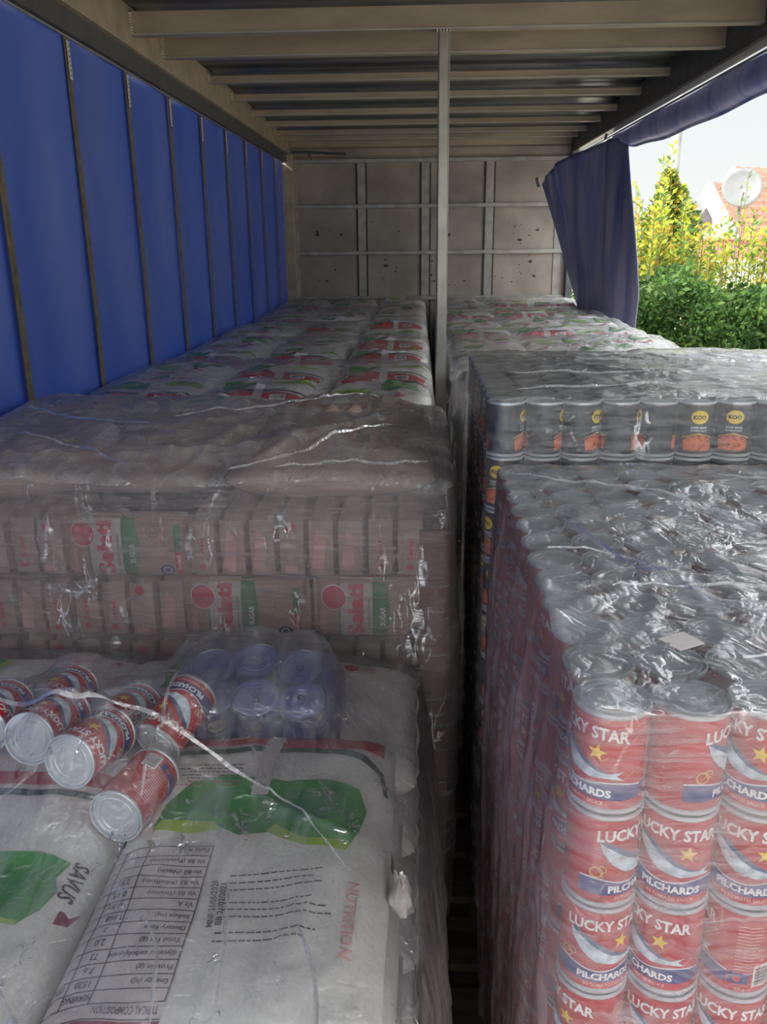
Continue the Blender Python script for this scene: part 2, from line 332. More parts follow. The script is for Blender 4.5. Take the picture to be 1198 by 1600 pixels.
class Art:
    """list of flat shapes; each entry verts(2d), faces, material, lift"""
    def __init__(s): s.it = []
    def poly(s, pts, m, lift=1, cell=0.012): V, F = cutpoly(pts, [tuple(range(len(pts)))], cell); s.it.append((V, F, m, lift)); return s
    def rect(s, x0, x1, y0, y1, m, lift=1, cell=0.012): return s.poly([(x0, y0), (x1, y0), (x1, y1), (x0, y1)], m, lift, cell)
    def line(s, a, b, w, m, lift=1, cell=0.02):
        dx, dy = b[0]-a[0], b[1]-a[1]; L = math.hypot(dx, dy); nx, ny = -dy/L*w/2, dx/L*w/2
        return s.poly([(a[0]-nx, a[1]-ny), (b[0]-nx, b[1]-ny), (b[0]+nx, b[1]+ny), (a[0]+nx, a[1]+ny)], m, lift, cell)
    def disc(s, cx, cy, r, m, lift=1, ry=None, n=20, cell=0.012):
        ry = ry or r
        return s.poly([(cx+r*math.cos(2*PI*k/n), cy+ry*math.sin(2*PI*k/n)) for k in range(n)], m, lift, cell)
    def ring(s, cx, cy, r, w, m, lift=1, n=20, ry=None):
        ry = ry or r; V = []; F = []
        for k in range(n):
            t = 2*PI*k/n; V += [(cx+r*math.cos(t), cy+ry*math.sin(t)), (cx+(r-w)*math.cos(t), cy+(ry-w)*math.sin(t))]
            a, b = 2*k, 2*((k+1) % n); F.append((a, b, b+1, a+1))
        s.it.append((V, F, m, lift)); return s
    def star(s, cx, cy, r, m, lift=2, rot=0):
        p = [(cx+(r if k % 2 == 0 else r*0.42)*math.sin(rot+PI*k/5), cy+(r if k % 2 == 0 else r*0.42)*math.cos(rot+PI*k/5)) for k in range(10)]
        return s.poly(p, m, lift, 0.02)
    def text(s, t, cx, cy, h, m, rot=0, bold=0.02, narrow=1.0, lift=2, width=None, arc=0.0, cell=0, shear=0.0):
        V, F = text2d(t, bold, narrow, shear)
        if not V: return s
        k = h; W = max(v[0] for v in V)-min(v[0] for v in V)
        kx = (width/W) if width else h
        c, sn = math.cos(rot), math.sin(rot); P = []
        for x, y in V:
            x, y = x*kx, y*k+arc*(1-(2*x/W)**2 if W else 0)
            P.append((cx+x*c-y*sn, cy+x*sn+y*c))
        s.it.append((P, F, m, lift)) if not cell else s.it.append((*cutpoly(P, F, cell), m, lift))
        return s
    def barcode(s, x0, x1, y0, y1, lift=1, seed=1, vert=True):
        s.rect(x0, x1, y0, y1, M['white'], lift, 0.02); rnd = random.Random(seed)
        mg = 0.1*(x1-x0)
        if vert:
            y = y0+mg
            while y < y1-mg:
                w = rnd.choice((.0006, .0011, .0017))*((y1-y0)/0.03); s.rect(x0+mg, x1-mg, y, min(y+w, y1-mg), M['black'], lift+1, 0.02); y += w+rnd.choice((.0008, .0014))*((y1-y0)/0.03)
        else:
            x = x0+mg
            while x < x1-mg:
                w = rnd.choice((.0006, .0011, .0017))*((x1-x0)/0.03); s.rect(x, min(x+w, x1-mg), y0+mg, y1-mg, M['black'], lift+1, 0.02); x += w+rnd.choice((.0008, .0014))*((x1-x0)/0.03)
        return s
    def put(s, mb, fn, eps=0.0004):
        for V, F, m, lift in s.it:
            if not V: continue
            mb.add(fn(np.array(V, float), lift*eps), F, m)

# ================================================================== THE TRUCK
def st(o, kind='structure'): o['kind'] = kind; return o
Z = lambda z: z+ZC
# bed
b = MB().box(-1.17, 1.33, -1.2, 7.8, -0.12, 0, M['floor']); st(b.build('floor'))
# roof sheet (slightly corrugated)
ny = 240; ys = np.linspace(-1.2, 7.8, ny); xs = np.array([-1.16, -0.4, 0.4, 1.32])
P = np.zeros((4, ny, 3)); P[..., 0] = xs[:, None]; P[..., 1] = ys[None]; P[..., 2] = Z(0.868)+0.004*np.sin(ys*40)[None]
mb = MB().grid(P, M['rooffoil']); P2 = P.copy(); P2[..., 2] += 0.02; mb.grid(P2, M['darksteel'], flip=True)
st(mb.build('ceiling', smooth=True))

# left curtain: one long sheet, slightly slack between the straps
STR = [2.42+0.585*k for k in range(-6, 9)]
ny, nz = 330, 40
y = np.linspace(-1.2, 7.62, ny); z = np.linspace(0.02, Z(0.69), nz); YY, ZZ = np.meshgrid(y, z, indexing='ij')
slack = 0.010*np.cos((YY-2.42)/0.585*2*PI)-0.010
slack += 0.012*(vnoise(YY*1.6, ZZ*1.2, 3)-0.5)+0.004*(vnoise(YY*9, ZZ*1.5, 4)-0.5)
P = np.stack([-1.150+slack*0.9, YY, ZZ], -1)
mb = MB().grid(P, M['curtain'], flip=True); wall = st(mb.build('wall_left', smooth=True)); wall.modifiers.new('thick', 'SOLIDIFY').thickness = 0.0015
tag(wall, 'deep blue tarpaulin side curtain with tan vertical webbing straps')
for yy in STR:
    zs = np.linspace(0.02, Z(0.64), 24)
    mb = MB()
    for dy in (-0.0095, 0.0095):
        P = np.zeros((2, 24, 3)); P[0, :, 1] = yy+dy-0.0085; P[1, :, 1] = yy+dy+0.0085; P[..., 0] = -1.136; P[..., 2] = zs[None]
        P[..., 0] += 0.002*np.sin(zs*5)[None]; mb.grid(P, M['webbing'])
    s1 = mb.build('strap', wall); s1.modifiers.new('t', 'SOLIDIFY').thickness = 0.002
    t_ = MB().box(-1.134, -1.1335+0.002, yy-0.011, yy+0.009, Z(0.515), Z(0.628), M['tag'])
    for q in range(7): t_.box(-1.1318, -1.1314, yy-0.004, yy+0.004, Z(0.525+0.014*q), Z(0.531+0.014*q), M['webbing'])
    t_.build('strap_tag', s1)
# left cant rail
mb = MB().box(-1.16, -1.102, -1.2, 7.75, Z(0.722), Z(0.866), M['beige']); st(mb.build('trim_1', bevel=0.004))
mb = MB().box(-1.145, -1.125, -1.2, 7.75, Z(0.652), Z(0.722), M['darksteel']); st(mb.build('trim_2'))
mb = MB().tube([(-1.142, -1.2, Z(0.646)), (-1.142, 7.6, Z(0.646))], 0.005, M['alu'], 8); st(mb.build('trim_3', smooth=True))
# weld / tape marks where beams meet the rail
BEAMS = [(-0.5, 0), (0.5, 0), (1.6, 0), (2.9, 0), (3.58, 0), (4.0, 0), (4.83, 1), (5.41, 1), (6.03, 1), (6.56, 1), (7.08, 1), (7.45, 1)]
for i, (by, thin) in enumerate(BEAMS):
    z0 = 0.800 if thin else 0.762; z1 = 0.834 if thin else 0.843
    mb = MB().box(-1.102, 1.272, by, by+0.045, Z(z0), Z(z1), M['beige'])
    mb.box(-1.102, 1.272, by-0.006, by, Z(z0), Z(z0+0.005), M['beige_lit'])     # rolled lower lip
    if thin: mb.box(-1.102, 1.272, by+0.0, by+0.05, Z(z1), Z(z1+0.012), M['darksteel'])
    nb = 21
    o = mb.build('trim_%d' % (i+10)); st(o)
    if not thin or i < 8:
        w = MB()
        for q in range(8): w.box(-1.102, -1.090, by-0.008, by-0.001, Z(z0+0.004+0.0095*q*(0.5 if thin else 1)), Z(z0+0.010+0.0095*q*(0.5 if thin else 1)), M['tag'])
        w.build('weld_seam', o)
# right cant rail with lip and curtain runner
mb = MB().box(1.272, 1.33, -1.2, 7.75, Z(0.712), Z(0.866), M['darksteel']); st(mb.build('trim_4', bevel=0.004))
mb = MB().box(1.268, 1.325, -1.2, 7.75, Z(0.700), Z(0.713), M['alu']); st(mb.build('trim_5'))
mb = MB().tube([(1.330, -1.2, Z(0.690)), (1.330, 7.6, Z(0.690))], 0.006, M['alu'], 8); st(mb.build('trim_6', smooth=True))

# bulkhead
wb = MB().box(-1.15, 1.33, 7.76, 7.80, 0, Z(0.866), M['bulk']); WB = st(wb.build('wall_back'))
tag(WB, 'grey steel bulkhead divided into panels by ribs')
def bk(name, x0, x1, z0, z1, d, m, bev=0.004): return MB().box(x0, x1, 7.76-d, 7.76, Z(z0), Z(z1), m).build(name, WB, bevel=bev)
for zz in (0.665, 0.300, -0.085, -0.470, -0.86, -1.25): bk('rail', -1.09, 1.29, zz-0.017, zz+0.017, 0.035, M['bulkrail'])
bk('header', -1.10, 1.29, 0.70, 0.765, 0.02, M['bulk']); bk('header', -1.10, 1.29, 0.775, 0.85, 0.028, M['beige'])
for xx in (-0.50, 0.05, 0.60, -1.09, 1.2):
    w = 0.034
    o = bk('stud', xx-w, xx+w, -1.66, 0.65, 0.012, M['bulkrail'], 0.002)
    if abs(xx) < 1:
        for sx in (-1, 1): MB().box(xx+sx*(w+0.007)-0.007, xx+sx*(w+0.007)+0.007, 7.752, 7.7595, Z(-1.66), Z(0.645), M['scuff']).build('seam', o)
MB().box(-1.16, -1.075, 7.66, 7.76, 0, Z(0.72), M['beige']).build('corner_post', WB, bevel=0.005)
MB().box(1.27, 1.33, 7.66, 7.76, 0, Z(0.72), M['darksteel']).build('corner_post', WB, bevel=0.005)
MB().box(-1.163, -1.150, 7.60, 7.66, 0, Z(0.64), M['alu']).build('curtain_pole', WB)
rnd = random.Random(5); sc = MB()
for k in range(70):
    x = rnd.choice((0.2, 0.32, 0.78, 0.9, -0.3, -0.8)) + rnd.gauss(0, 0.09); zz = rnd.choice((0.05, -0.25, -0.3, 0.12, -0.2))+rnd.gauss(0, 0.06)
    r = abs(rnd.gauss(0, 0.006))+0.002; n = 7
    pts = [(x+r*rnd.uniform(.5, 1.3)*math.cos(2*PI*q/n)*1.6, 7.7595, Z(zz+r*rnd.uniform(.5, 1.3)*math.sin(2*PI*q/n))) for q in range(n)]
    sc.add(pts, [tuple(range(n))], M['scuff'])
sc.box(-1.075, -1.068, 7.7588, 7.7599, Z(0.3), Z(0.64), M['bulkrust']); sc.box(-1.07, -0.7, 7.738, 7.7399, Z(0.695), Z(0.70), M['bulkrust'])
sc.build('paint_scuffs', WB)
# bent dark bar lying across the header corner
t_ = MB().tube([(-1.07, 7.60, Z(0.725)), (-0.93, 7.62, Z(0.728)), (-0.75, 7.64, Z(0.716)), (-0.62, 7.66, Z(0.712))], 0.009, M['darksteel'], 8)
t_.tube([(-0.92, 7.61, Z(0.722)), (-0.92, 7.61, Z(0.690))], 0.012, M['darksteel'], 8)
tag(t_.build('latch_bar', smooth=True), 'thin dark bent bar across the upper left corner of the grey bulkhead', 'bar')

# roof post
mb = MB().box(-0.0215, 0.0215, -0.0215, 0.0215, 0, 2.462, M['alu']); post = empty('support_post', (0.0905, 3.60, 0)); 
tag(post, 'square grey steel post standing between the two rows of pallets up to the roof', 'post')
mb.build('post_tube', post, bevel=0.006)
MB().box(-0.05, 0.05, -0.05, 0.05, 0, 0.012, M['darksteel']).build('foot_plate', post)
mb = MB()
for q in range(5): mb.box(-0.028+q*0.012, -0.022+q*0.012, -0.027, -0.02, 2.452, 2.4615, M['tag'])
mb.box(0.0215, 0.0232, -0.020, -0.010, 0.3, 2.45, M['beige_lit']); mb.build('weld_bead', post)

# rolled curtain hanging under the right rail
ny, nv = 160, 16; y = np.linspace(-1.2, 6.35, ny); P = np.zeros((ny, nv, 3))
for j in range(nv):
    v = j/(nv-1)
    low = 0.545+0.035*(y-3.6)/2.9+0.012*np.sin(y*2.2)+0.004*np.sin(y*7)
    end = np.clip((6.35-y)/0.5, 0, 1)**0.5
    low = 0.685-(0.685-low)*(0.25+0.75*end)
    zz = 0.685+(low-0.685)*math.sin(v*PI/2*1.0) if v < 1 else low
    bul = 0.035*math.sin(v*PI)+0.006*np.sin(y*5+v*3)
    P[:, j, 0] = 1.335-bul*0.6+0.03*v*v; P[:, j, 1] = y; P[:, j, 2] = Z(zz)
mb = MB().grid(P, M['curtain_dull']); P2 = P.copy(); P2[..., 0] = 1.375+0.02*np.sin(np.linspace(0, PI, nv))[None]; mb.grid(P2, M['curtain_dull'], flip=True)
# rolled hem closing the bottom
a = P[:, -1, :]; c2 = P2[:, -1, :]
H = np.zeros((ny, 9, 3))
for j in range(9):
    t = j/8; H[:, j] = a*(1-t)+c2*t; H[:, j, 2] -= 0.014*math.sin(t*PI)
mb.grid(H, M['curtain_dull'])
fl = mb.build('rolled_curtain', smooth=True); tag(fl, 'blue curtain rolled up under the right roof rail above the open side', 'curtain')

# bunched curtain at the far end of the open side: top edge hooked inwards
nu, nv = 110, 60
u = np.linspace(0, 1, nu)
topx = np.interp(u, [0, .10, .28, .42, .55, .72, 1], [0.925, 0.945, 1.02, 1.12, 1.22, 1.30, 1.335])
topy = np.interp(u, [0, .30, .60, 1], [7.02, 6.75, 6.45, 6.0])
topz = np.interp(u, [0, .04, .12, .28, .42, .6, .8, 1], [0.415, 0.455, 0.475, 0.545, 0.60, 0.645, 0.66, 0.60])
botx = np.interp(u, [0, .4, 1], [1.215, 1.26, 1.395]); boty = np.interp(u, [0, 1], [6.95, 5.78]); 
P = np.zeros((nu, nv, 3))
for j in range(nv):
    v = j/(nv-1); L = topz*(1-v)+(-1.45)*v
    k = np.clip((topz-L)/0.95, 0, 1.4); kk = np.minimum(k, 1)
    X = topx*(1-kk)+botx*kk; Y = topy*(1-kk)+boty*kk
    fold = 0.085*np.sin(u*PI*4.2+0.6+0.5*k)+0.040*np.sin(u*PI*9.5+1.3)+0.012*np.sin(u*23+k*5)
    fold *= (0.45+0.55*kk)
    gather = 0.016*np.sin(u*60+9*k)*np.exp(-k*9)
    P[:, j, 0] = X+fold*0.35; P[:, j, 1] = Y-fold-gather; P[:, j, 2] = Z(L)
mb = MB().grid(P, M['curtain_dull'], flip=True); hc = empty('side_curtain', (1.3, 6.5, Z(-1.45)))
tag(hc, 'faded blue side curtain gathered in folds at the far right end of the truck', 'curtain')
for p in ('x',): pass
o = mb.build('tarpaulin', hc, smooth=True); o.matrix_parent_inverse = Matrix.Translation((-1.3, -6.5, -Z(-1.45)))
o.modifiers.new('t', 'SOLIDIFY').thickness = 0.003
def kid(mb, name, par, **k):
    o = mb.build(name, par, **k); o.matrix_parent_inverse = Matrix.Translation(-par.location) if par.rotation_euler.z == 0 else par.matrix_world.inverted(); return o
P3 = np.zeros((2, 40, 3)); vv = np.linspace(0, 1, 40)
for q in (0, 1):
    idx = 96+q*9
    P3[q, :, :] = np.stack([np.interp(vv, np.linspace(0, 1, nv), P[idx, :, c]) for c in range(3)], -1); P3[q, :, 1] -= 0.02+0.01*q; P3[q, :, 0] += 0.012
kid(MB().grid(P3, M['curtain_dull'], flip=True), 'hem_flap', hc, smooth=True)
kid(MB().tube([(0.915, 6.98, Z(0.40)), (0.895, 6.95, Z(0.455))], 0.014, M['alu'], 8), 'hook', hc, smooth=True)
kid(MB().tube([(1.262, 6.30, Z(0.655)), (1.268, 6.30, Z(0.69))], 0.010, M['alu'], 8), 'roller', hc, smooth=True)

# ================================================================== OUTSIDE
GZ = Z(-2.9)
st(MB().box(-60, 90, -40, 120, GZ-0.2, GZ, M['ground']).build('ground'))
def leaf_mesh(mb, pos, dirs, size, mats, rnd):
    n = len(pos)
    for i in range(n):
        p = Vector(pos[i]); d = Vector(dirs[i]).normalized(); s = size*rnd.uniform(0.7, 1.35)
        side = d.cross(Vector((rnd.gauss(0, 1), rnd.gauss(0, 1), rnd.gauss(0, 1)))).normalized(); up = side.cross(d)
        w = s*0.24
        mb.add([p, p+d*s*0.45+side*w+up*s*0.05, p+d*s, p+d*s*0.45-side*w+up*s*0.05, p+d*s*0.5-up*s*0.04], [(0, 1, 4), (1, 2, 4), (2, 3, 4), (3, 0, 4)], mats[rnd.randrange(len(mats))])
rnd = random.Random(11)
# clipped dark hedge along the yard
hg = empty('hedge', (4.2, 9.2, GZ)); tag(hg, 'dense dark green hedge outside the open side of the truck', 'hedge')
pos = []; dr = []
for i in range(36000):
    x = rnd.uniform(1.6, 5.4); zt = -0.44+0.12*math.sin(x*3.1)+0.08*math.sin(x*7.7)
    z_ = rnd.uniform(-1.7, zt) if i < 25000 else rnd.uniform(-2.85, -1.6); th = 8.75+0.12*math.sin(x*5+z_*4)+0.10*math.sin(x*11-z_*7)
    yb = th+abs(rnd.gauss(0, 0.16)) if rnd.random() < 0.86 else rnd.uniform(th, th+0.9)
    if z_ > zt-0.15: yb = rnd.uniform(th, th+0.9)
    pos.append((x-4.2, yb-9.2, Z(z_)-GZ)); dr.append((rnd.gauss(0, .7), rnd.gauss(-0.6, .5), rnd.gauss(.35, .6)))
mb = MB(); leaf_mesh(mb, pos, dr, 0.080, [M['leafd'], M['leafd'], M['leafm']], rnd); o = mb.build('foliage', hg); o['kind'] = 'stuff'
mb = MB()
for k in range(26):
    x = rnd.uniform(1.8, 5.2); mb.tube([(x-4.2, 0.1, 0), (x-4.2+rnd.uniform(-.1, .1), rnd.uniform(0, .3), 1.1), (x-4.2+rnd.uniform(-.2, .2), rnd.uniform(0, .4), 2.2)], [0.022, 0.016, 0.006], M['twig'], 5)
# dark inner mass so that the ground behind stays hidden
mb.build('stems', hg)
# tall loose sprouting shrubs with sunlit yellow-green shoots
def shrub(cx, cy, wx, zlo, zhi, nst, nlv, mats, label, seed, size=0.062):
    rnd = random.Random(seed); r = empty('shrub', (cx, cy, GZ)); tag(r, label, 'shrub', 'sunlit shrubs growing above the hedge')
    st_ = MB(); pos = []; dr = []
    for k in range(nst):
        ox = rnd.uniform(-wx, wx); oy = rnd.uniform(-0.35, 0.35); top = zlo+(zhi-zlo)*(1-0.55*abs(ox)/wx)*rnd.uniform(0.55, 1.0)
        if k == 0: ox *= 0.2; top = zhi
        base = Vector((ox*0.3, oy*0.3, 0)); tip = Vector((ox*1.1+rnd.gauss(0, .05), oy, Z(top)-GZ)); mid = (base+tip)/2+Vector((ox*0.3+rnd.gauss(0, .05), 0, 0.1))
        st_.tube([base, mid, tip], [0.014, 0.008, 0.002], M['twig'], 4)
        for q in range(nlv):
            t = 0.42+0.58*q/nlv; pt = base*(1-t)**2+mid*2*t*(1-t)+tip*t*t
            ang = rnd.uniform(0, 2*PI); d = Vector((math.cos(ang), math.sin(ang), rnd.uniform(.3, 1.2)))
            br = (1-t)*0.22*rnd.random()
            pos.append(pt+Vector((d.x, d.y, 0))*br); dr.append(d)
    st_.build('stems', r); mb = MB(); leaf_mesh(mb, pos, dr, size, mats, rnd); o = mb.build('foliage', r); o['kind'] = 'stuff'
ly = [M['leafy'], M['leafy'], M['leafm']]; lo = [M['leafy'], M['leafo'], M['leafm']]
shrub(2.42, 9.75, 0.32, -0.5, 0.62, 30, 64, lo, 'yellow green shrub with amber tips beside the gathered blue curtain', 1, 0.07)
shrub(2.66, 9.85, 0.20, -0.3, 1.02, 16, 80, ly, 'tall narrow yellow green shrub just left of the grey lamp pole', 2, 0.07)
shrub(3.02, 9.7, 0.32, -0.5, 0.40, 24, 60, lo, 'low amber and lime shrub in front of the grey lamp pole', 3, 0.07)
shrub(3.42, 9.8, 0.28, -0.5, 0.66, 20, 60, ly, 'lime shrub in front of the left white gable', 4, 0.07)
shrub(3.74, 9.7, 0.16, -0.4, 1.12, 6, 100, ly, 'sparse shrub with one very tall shoot near the right edge of the view', 5, 0.08)
shrub(3.98, 9.8, 0.30, -0.5, 0.80, 20, 60, lo, 'lime and amber shrub at the right edge of the view', 6, 0.07)
shrub(4.7, 9.8, 0.4, -0.5, 0.6, 16, 60, lo, 'lime and amber shrub furthest right beyond the view', 7, 0.07)
# darker tree further away
def tree(cx, cy, rx, zlo, zhi, n, mats, label, seed, size):
    rnd = random.Random(seed); r = empty('tree', (cx, cy, GZ)); tag(r, label, 'tree', 'trees beyond the hedge')
    pos = []; dr = []
    for i in range(n):
        t = rnd.random(); zz = zlo+(zhi-zlo)*t; a = rnd.uniform(0, 2*PI); rad = rx*(1-t)**0.8*rnd.uniform(0.4, 1.1)*(0.8+0.35*math.sin(t*13+2*math.sin(a*3)))
        pos.append((rad*math.cos(a), rad*math.sin(a), Z(zz)-GZ)); dr.append((math.cos(a), math.sin(a), rnd.uniform(-.2, 1)))
    mb = MB(); leaf_mesh(mb, pos, dr, size, mats, rnd); o = mb.build('foliage', r); o['kind'] = 'stuff'
    MB().tube([(0, 0, 0), (0.05, 0, 1.5), (0, 0, Z(zhi)-GZ-0.2)], [0.09, 0.07, 0.02], M['twig'], 6).build('trunk', r)
tree(3.55, 13.0, 0.62, -0.8, 0.90, 4800, [M['leafm'], M['leafd'], M['leafo']], 'green tree with brownish tips right behind the gathered curtain edge', 21, 0.09)
tree(4.15, 14.6, 0.70, -0.8, 0.80, 4200, [M['leafm'], M['leafd'], M['leafy']], 'rounder green tree behind the grey lamp pole', 22, 0.10)
# lamp pole
mb = MB().tube([(0, 0, 0), (0, 0, 6.6)], [0.095, 0.062], M['polemat'], 12); pl = empty('lamp_pole', (3.70, 13.4, GZ)); tag(pl, 'pale grey street pole rising behind the shrubs', 'pole')
mb.build('pole', pl, smooth=True); MB().box(-0.16, 0.16, -0.16, 0.16, 0, 0.03, M['polemat']).build('base_plate', pl)
MB().tube([(0, 0, 6.55), (0.3, 0, 6.85), (1.0, 0, 6.95)], 0.035, M['polemat'], 8).build('arm', pl, smooth=True)
# houses
def house(name, cx, cy, w, eave, ridge_z, depth, rot, label, win=True, wmat='plaster'):
    h = empty('house', (cx, cy, GZ), (0, 0, rot)); tag(h, label, 'house')
    e_ = Z(eave)-GZ; r_ = Z(ridge_z)-GZ
    MB().add([(-w, 0, 0), (w, 0, 0), (w, 0, e_), (0, 0, r_), (-w, 0, e_), (-w, depth, 0), (w, depth, 0), (w, depth, e_), (0, depth, r_), (-w, depth, e_)],
             [(0, 1, 2, 3, 4), (9, 8, 7, 6, 5), (0, 4, 9, 5), (1, 6, 7, 2)], M[wmat]).build('walls', h)
    for sx in (-1, 1):
        n = 22; ov = 0.18; Pq = np.zeros((n, 24, 3)); tt = np.linspace(0, 1.0, n); dd = np.linspace(0.12, depth+ov, 24)
        sl = (r_-e_)/w
        Pq[..., 0] = sx*(tt*(w+ov))[:, None]; Pq[..., 1] = dd[None]
        Pq[..., 2] = (r_+0.09-sl*tt*(w+ov)+0.03*((np.arange(n) % 2)))[:, None]+0.02*np.sin(np.arange(24)*2.1)[None]
        o = MB().grid(Pq, M['tile']).build('roof', h); o.modifiers.new('t', 'SOLIDIFY').thickness = 0.05
        k = w+ov; a = Vector((0, -0.05, r_+0.12)); c = Vector((sx*k, -0.05, r_+0.12-sl*k)); q = Vector((0, 0, -0.22)); t = Vector((0, 0.16, 0))
        MB().add([a, c, c+q, a+q, a+t, c+t, c+q+t, a+q+t], [(0, 1, 2, 3), (4, 7, 6, 5), (0, 4, 5, 1), (3, 2, 6, 7), (1, 5, 6, 2)], M['plaster']).build('barge_board', h)
    if win: MB().add([(-0.20, -0.03, r_-1.05), (0.20, -0.03, r_-1.05), (0.20, -0.03, r_-0.72), (0, -0.03, r_-0.45), (-0.20, -0.03, r_-0.72)], [(0, 1, 2, 3, 4)], M['glassd']).build('gable_window', h)
house('a', 6.95, 22, 1.05, -0.27, 1.19, 3.0, -0.95, 'nearer white gabled house with brown tiled roof behind the shrubs')
house('b', 9.3, 27.4, 1.5, 0.1, 1.93, 3.5, -1.0, 'second white gabled house with brown tiles behind the first gable')
house('c', 14.4, 33, 2.8, -0.8, 2.05, 5, -0.9, 'large house with orange brown roof at the right edge of the view')
mb = MB().box(4.6, 14, 20.0, 20.15, GZ, Z(-0.02), M['pinkwall']); mb.box(4.6, 14, 19.9, 20.25, Z(-0.02), Z(0.02), M['pinkwall']); tag(mb.build('boundary_wall'), 'pink painted boundary wall in front of the white gabled houses', 'wall')
mb = MB().box(4.2, 12, 16.0, 16.12, GZ, Z(-0.40), M['plaster']); mb.box(4.2, 12, 15.94, 16.18, Z(-0.40), Z(-0.36), M['plaster']); tag(mb.build('garden_wall'), 'low white garden wall just behind the hedge', 'wall')
def dish(x, y, z, r, label):
    d = empty('satellite_dish', (x, y, Z(z))); tag(d, label, 'satellite dish', 'grey satellite dishes')
    prof = [(0.001, 0.0)]+[(r*k/6, 0.16*r*(k/6)**2) for k in range(1, 7)]
    o = MB().lathe(prof, M['dish'], 24, False, False).build('reflector', d, smooth=True); o.rotation_euler = (math.radians(75), 0, math.radians(-20)); o.modifiers.new('t', 'SOLIDIFY').thickness = 0.01
    MB().tube([(0, 0.03, 0), (0.02, 0.1, -0.3), (0.02, 0.1, -Z(z)+GZ)], 0.025, M['dish'], 6).build('mount', d)
    MB().tube([(0, 0, -r*0.8), (-0.06, -0.4*r-0.15, -r*0.2)], 0.012, M['dish'], 6).build('feed_arm', d)
dish(5.17, 17.5, 0.47, 0.27, 'left round grey satellite dish beside the lamp pole'); dish(6.15, 17.5, 0.92, 0.37, 'larger round grey satellite dish in front of the second gable')

# ================================================================== CANS
CR = 0.0368
def can_map(R, ang0=0.0):
    def fn(V, lift):
        a = V[:, 0]/R+ang0; r = R+0.0002+lift
        return np.stack([r*np.sin(a), -r*np.cos(a), V[:, 1]], -1)
    return fn
def lid_mesh(mb, R, z, m, up=True, n=28):
    s = 1 if up else -1
    prof = [(0.0008, z-s*0.0030), (R*0.60, z-s*0.0030), (R*0.63, z-s*0.0020), (R*0.68, z-s*0.0020), (R*0.71, z-s*0.0033), (R*0.80, z-s*0.0033), (R*0.83, z-s*0.0020), (R*0.90, z-s*0.0022), (R*0.925, z-s*0.0045), (R*0.945, z-s*0.0045), (R*0.965, z), (R*1.0, z+s*0.0003), (R*1.03, z-s*0.0004), (R*1.035, z-s*0.0035), (R*1.0, z-s*0.0045)]
    if not up: prof = prof[::-1]
    mb.lathe(prof, m, n, False, False)
def pilchard_label():
    mb = MB(); R = CR; H = 0.108
    mb.lathe([(R, 0.0055), (R, 0.0545), (R, H-0.0055)], M['red'], 40, False, False)
    a = Art()
    # front, x=0 : lettering, star, fish, banner
    for (p, q) in (((-.055, .030), (.02, .094)), ((-.015, .030), (.055, .086)), ((-.04, .024), (-.005, .052)), ((.018, .022), (.052, .046))):
        a.line(p, q, 0.0009, M['redfoil'], 1)
    a.text('LUCKY STAR', 0.0, 0.0845, 0.0135, M['white'], bold=0.035, width=0.088, arc=0.003, lift=3)
    a.star(0.014, 0.066, 0.0095, M['yellow'], 3, rot=0.15)
    fish = [(-.041, .0775), (-.034, .0780), (-.022, .0725), (-.008, .0635), (.006, .0540), (.018, .0475), (.028, .0445), (.041, .0480), (.034, .0425), (.042, .0375), (.026, .0395), (.008, .0375), (-.012, .0410), (-.027, .0520), (-.037, .0650)]
    a.poly(fish, M['fish'], 2, 0.006)
    a.poly([(-.041, .0775), (-.034, .0780), (-.022, .0725), (-.008, .0635), (.006, .0540), (.018, .0475), (.028, .0445), (.016, .0455), (.003, .0500), (-.012, .0590), (-.027, .0690)], M['fishback'], 3, 0.006)
    a.disc(-.033, .0738, .0013, M['black'], 4)
    top = [(-.060+.120*k/24, .0310+.0028*math.sin(k/24*2*PI*1.5+0.6)) for k in range(25)]
    a.poly([(-.060, .016), (.060, .016)]+[(x, y+0.0014) for x, y in top[::-1]], M['white'], 1, 0.008)
    a.poly([(-.060, .015), (.060, .015)]+top[::-1], M['navy'], 2, 0.008)
    a.text('PILCHARDS', 0.0, 0.0222, 0.0088, M['white'], bold=0.04, width=0.060, lift=3)
    a.text('IN TOMATO SAUCE', 0.0, 0.0112, 0.0040, M['pink'], bold=0.02, width=0.046, lift=3)
    a.ring(-.043, .042, .0065, .0014, M['gold'], 3); a.ring(-.037, .046, .0045, .0012, M['gold'], 3)
    # back
    rnd = random.Random(3)
    for k in range(15): a.rect(.066, .066+rnd.uniform(.022, .030), .088-.0042*k, .0888-.0042*k+.0004, M['pink'], 2, .02)
    a.barcode(.086, .107, .012, .040, 2, 4)
    a.rect(.062, .082, .016, .030, M['navy'], 1, .01); a.disc(.070, .023, .004, M['crimson'], 3); a.text('400 g', .074, .0095, .0045, M['pink'], lift=2)
    a.put(mb, can_map(R), 0.00022)
    return mb
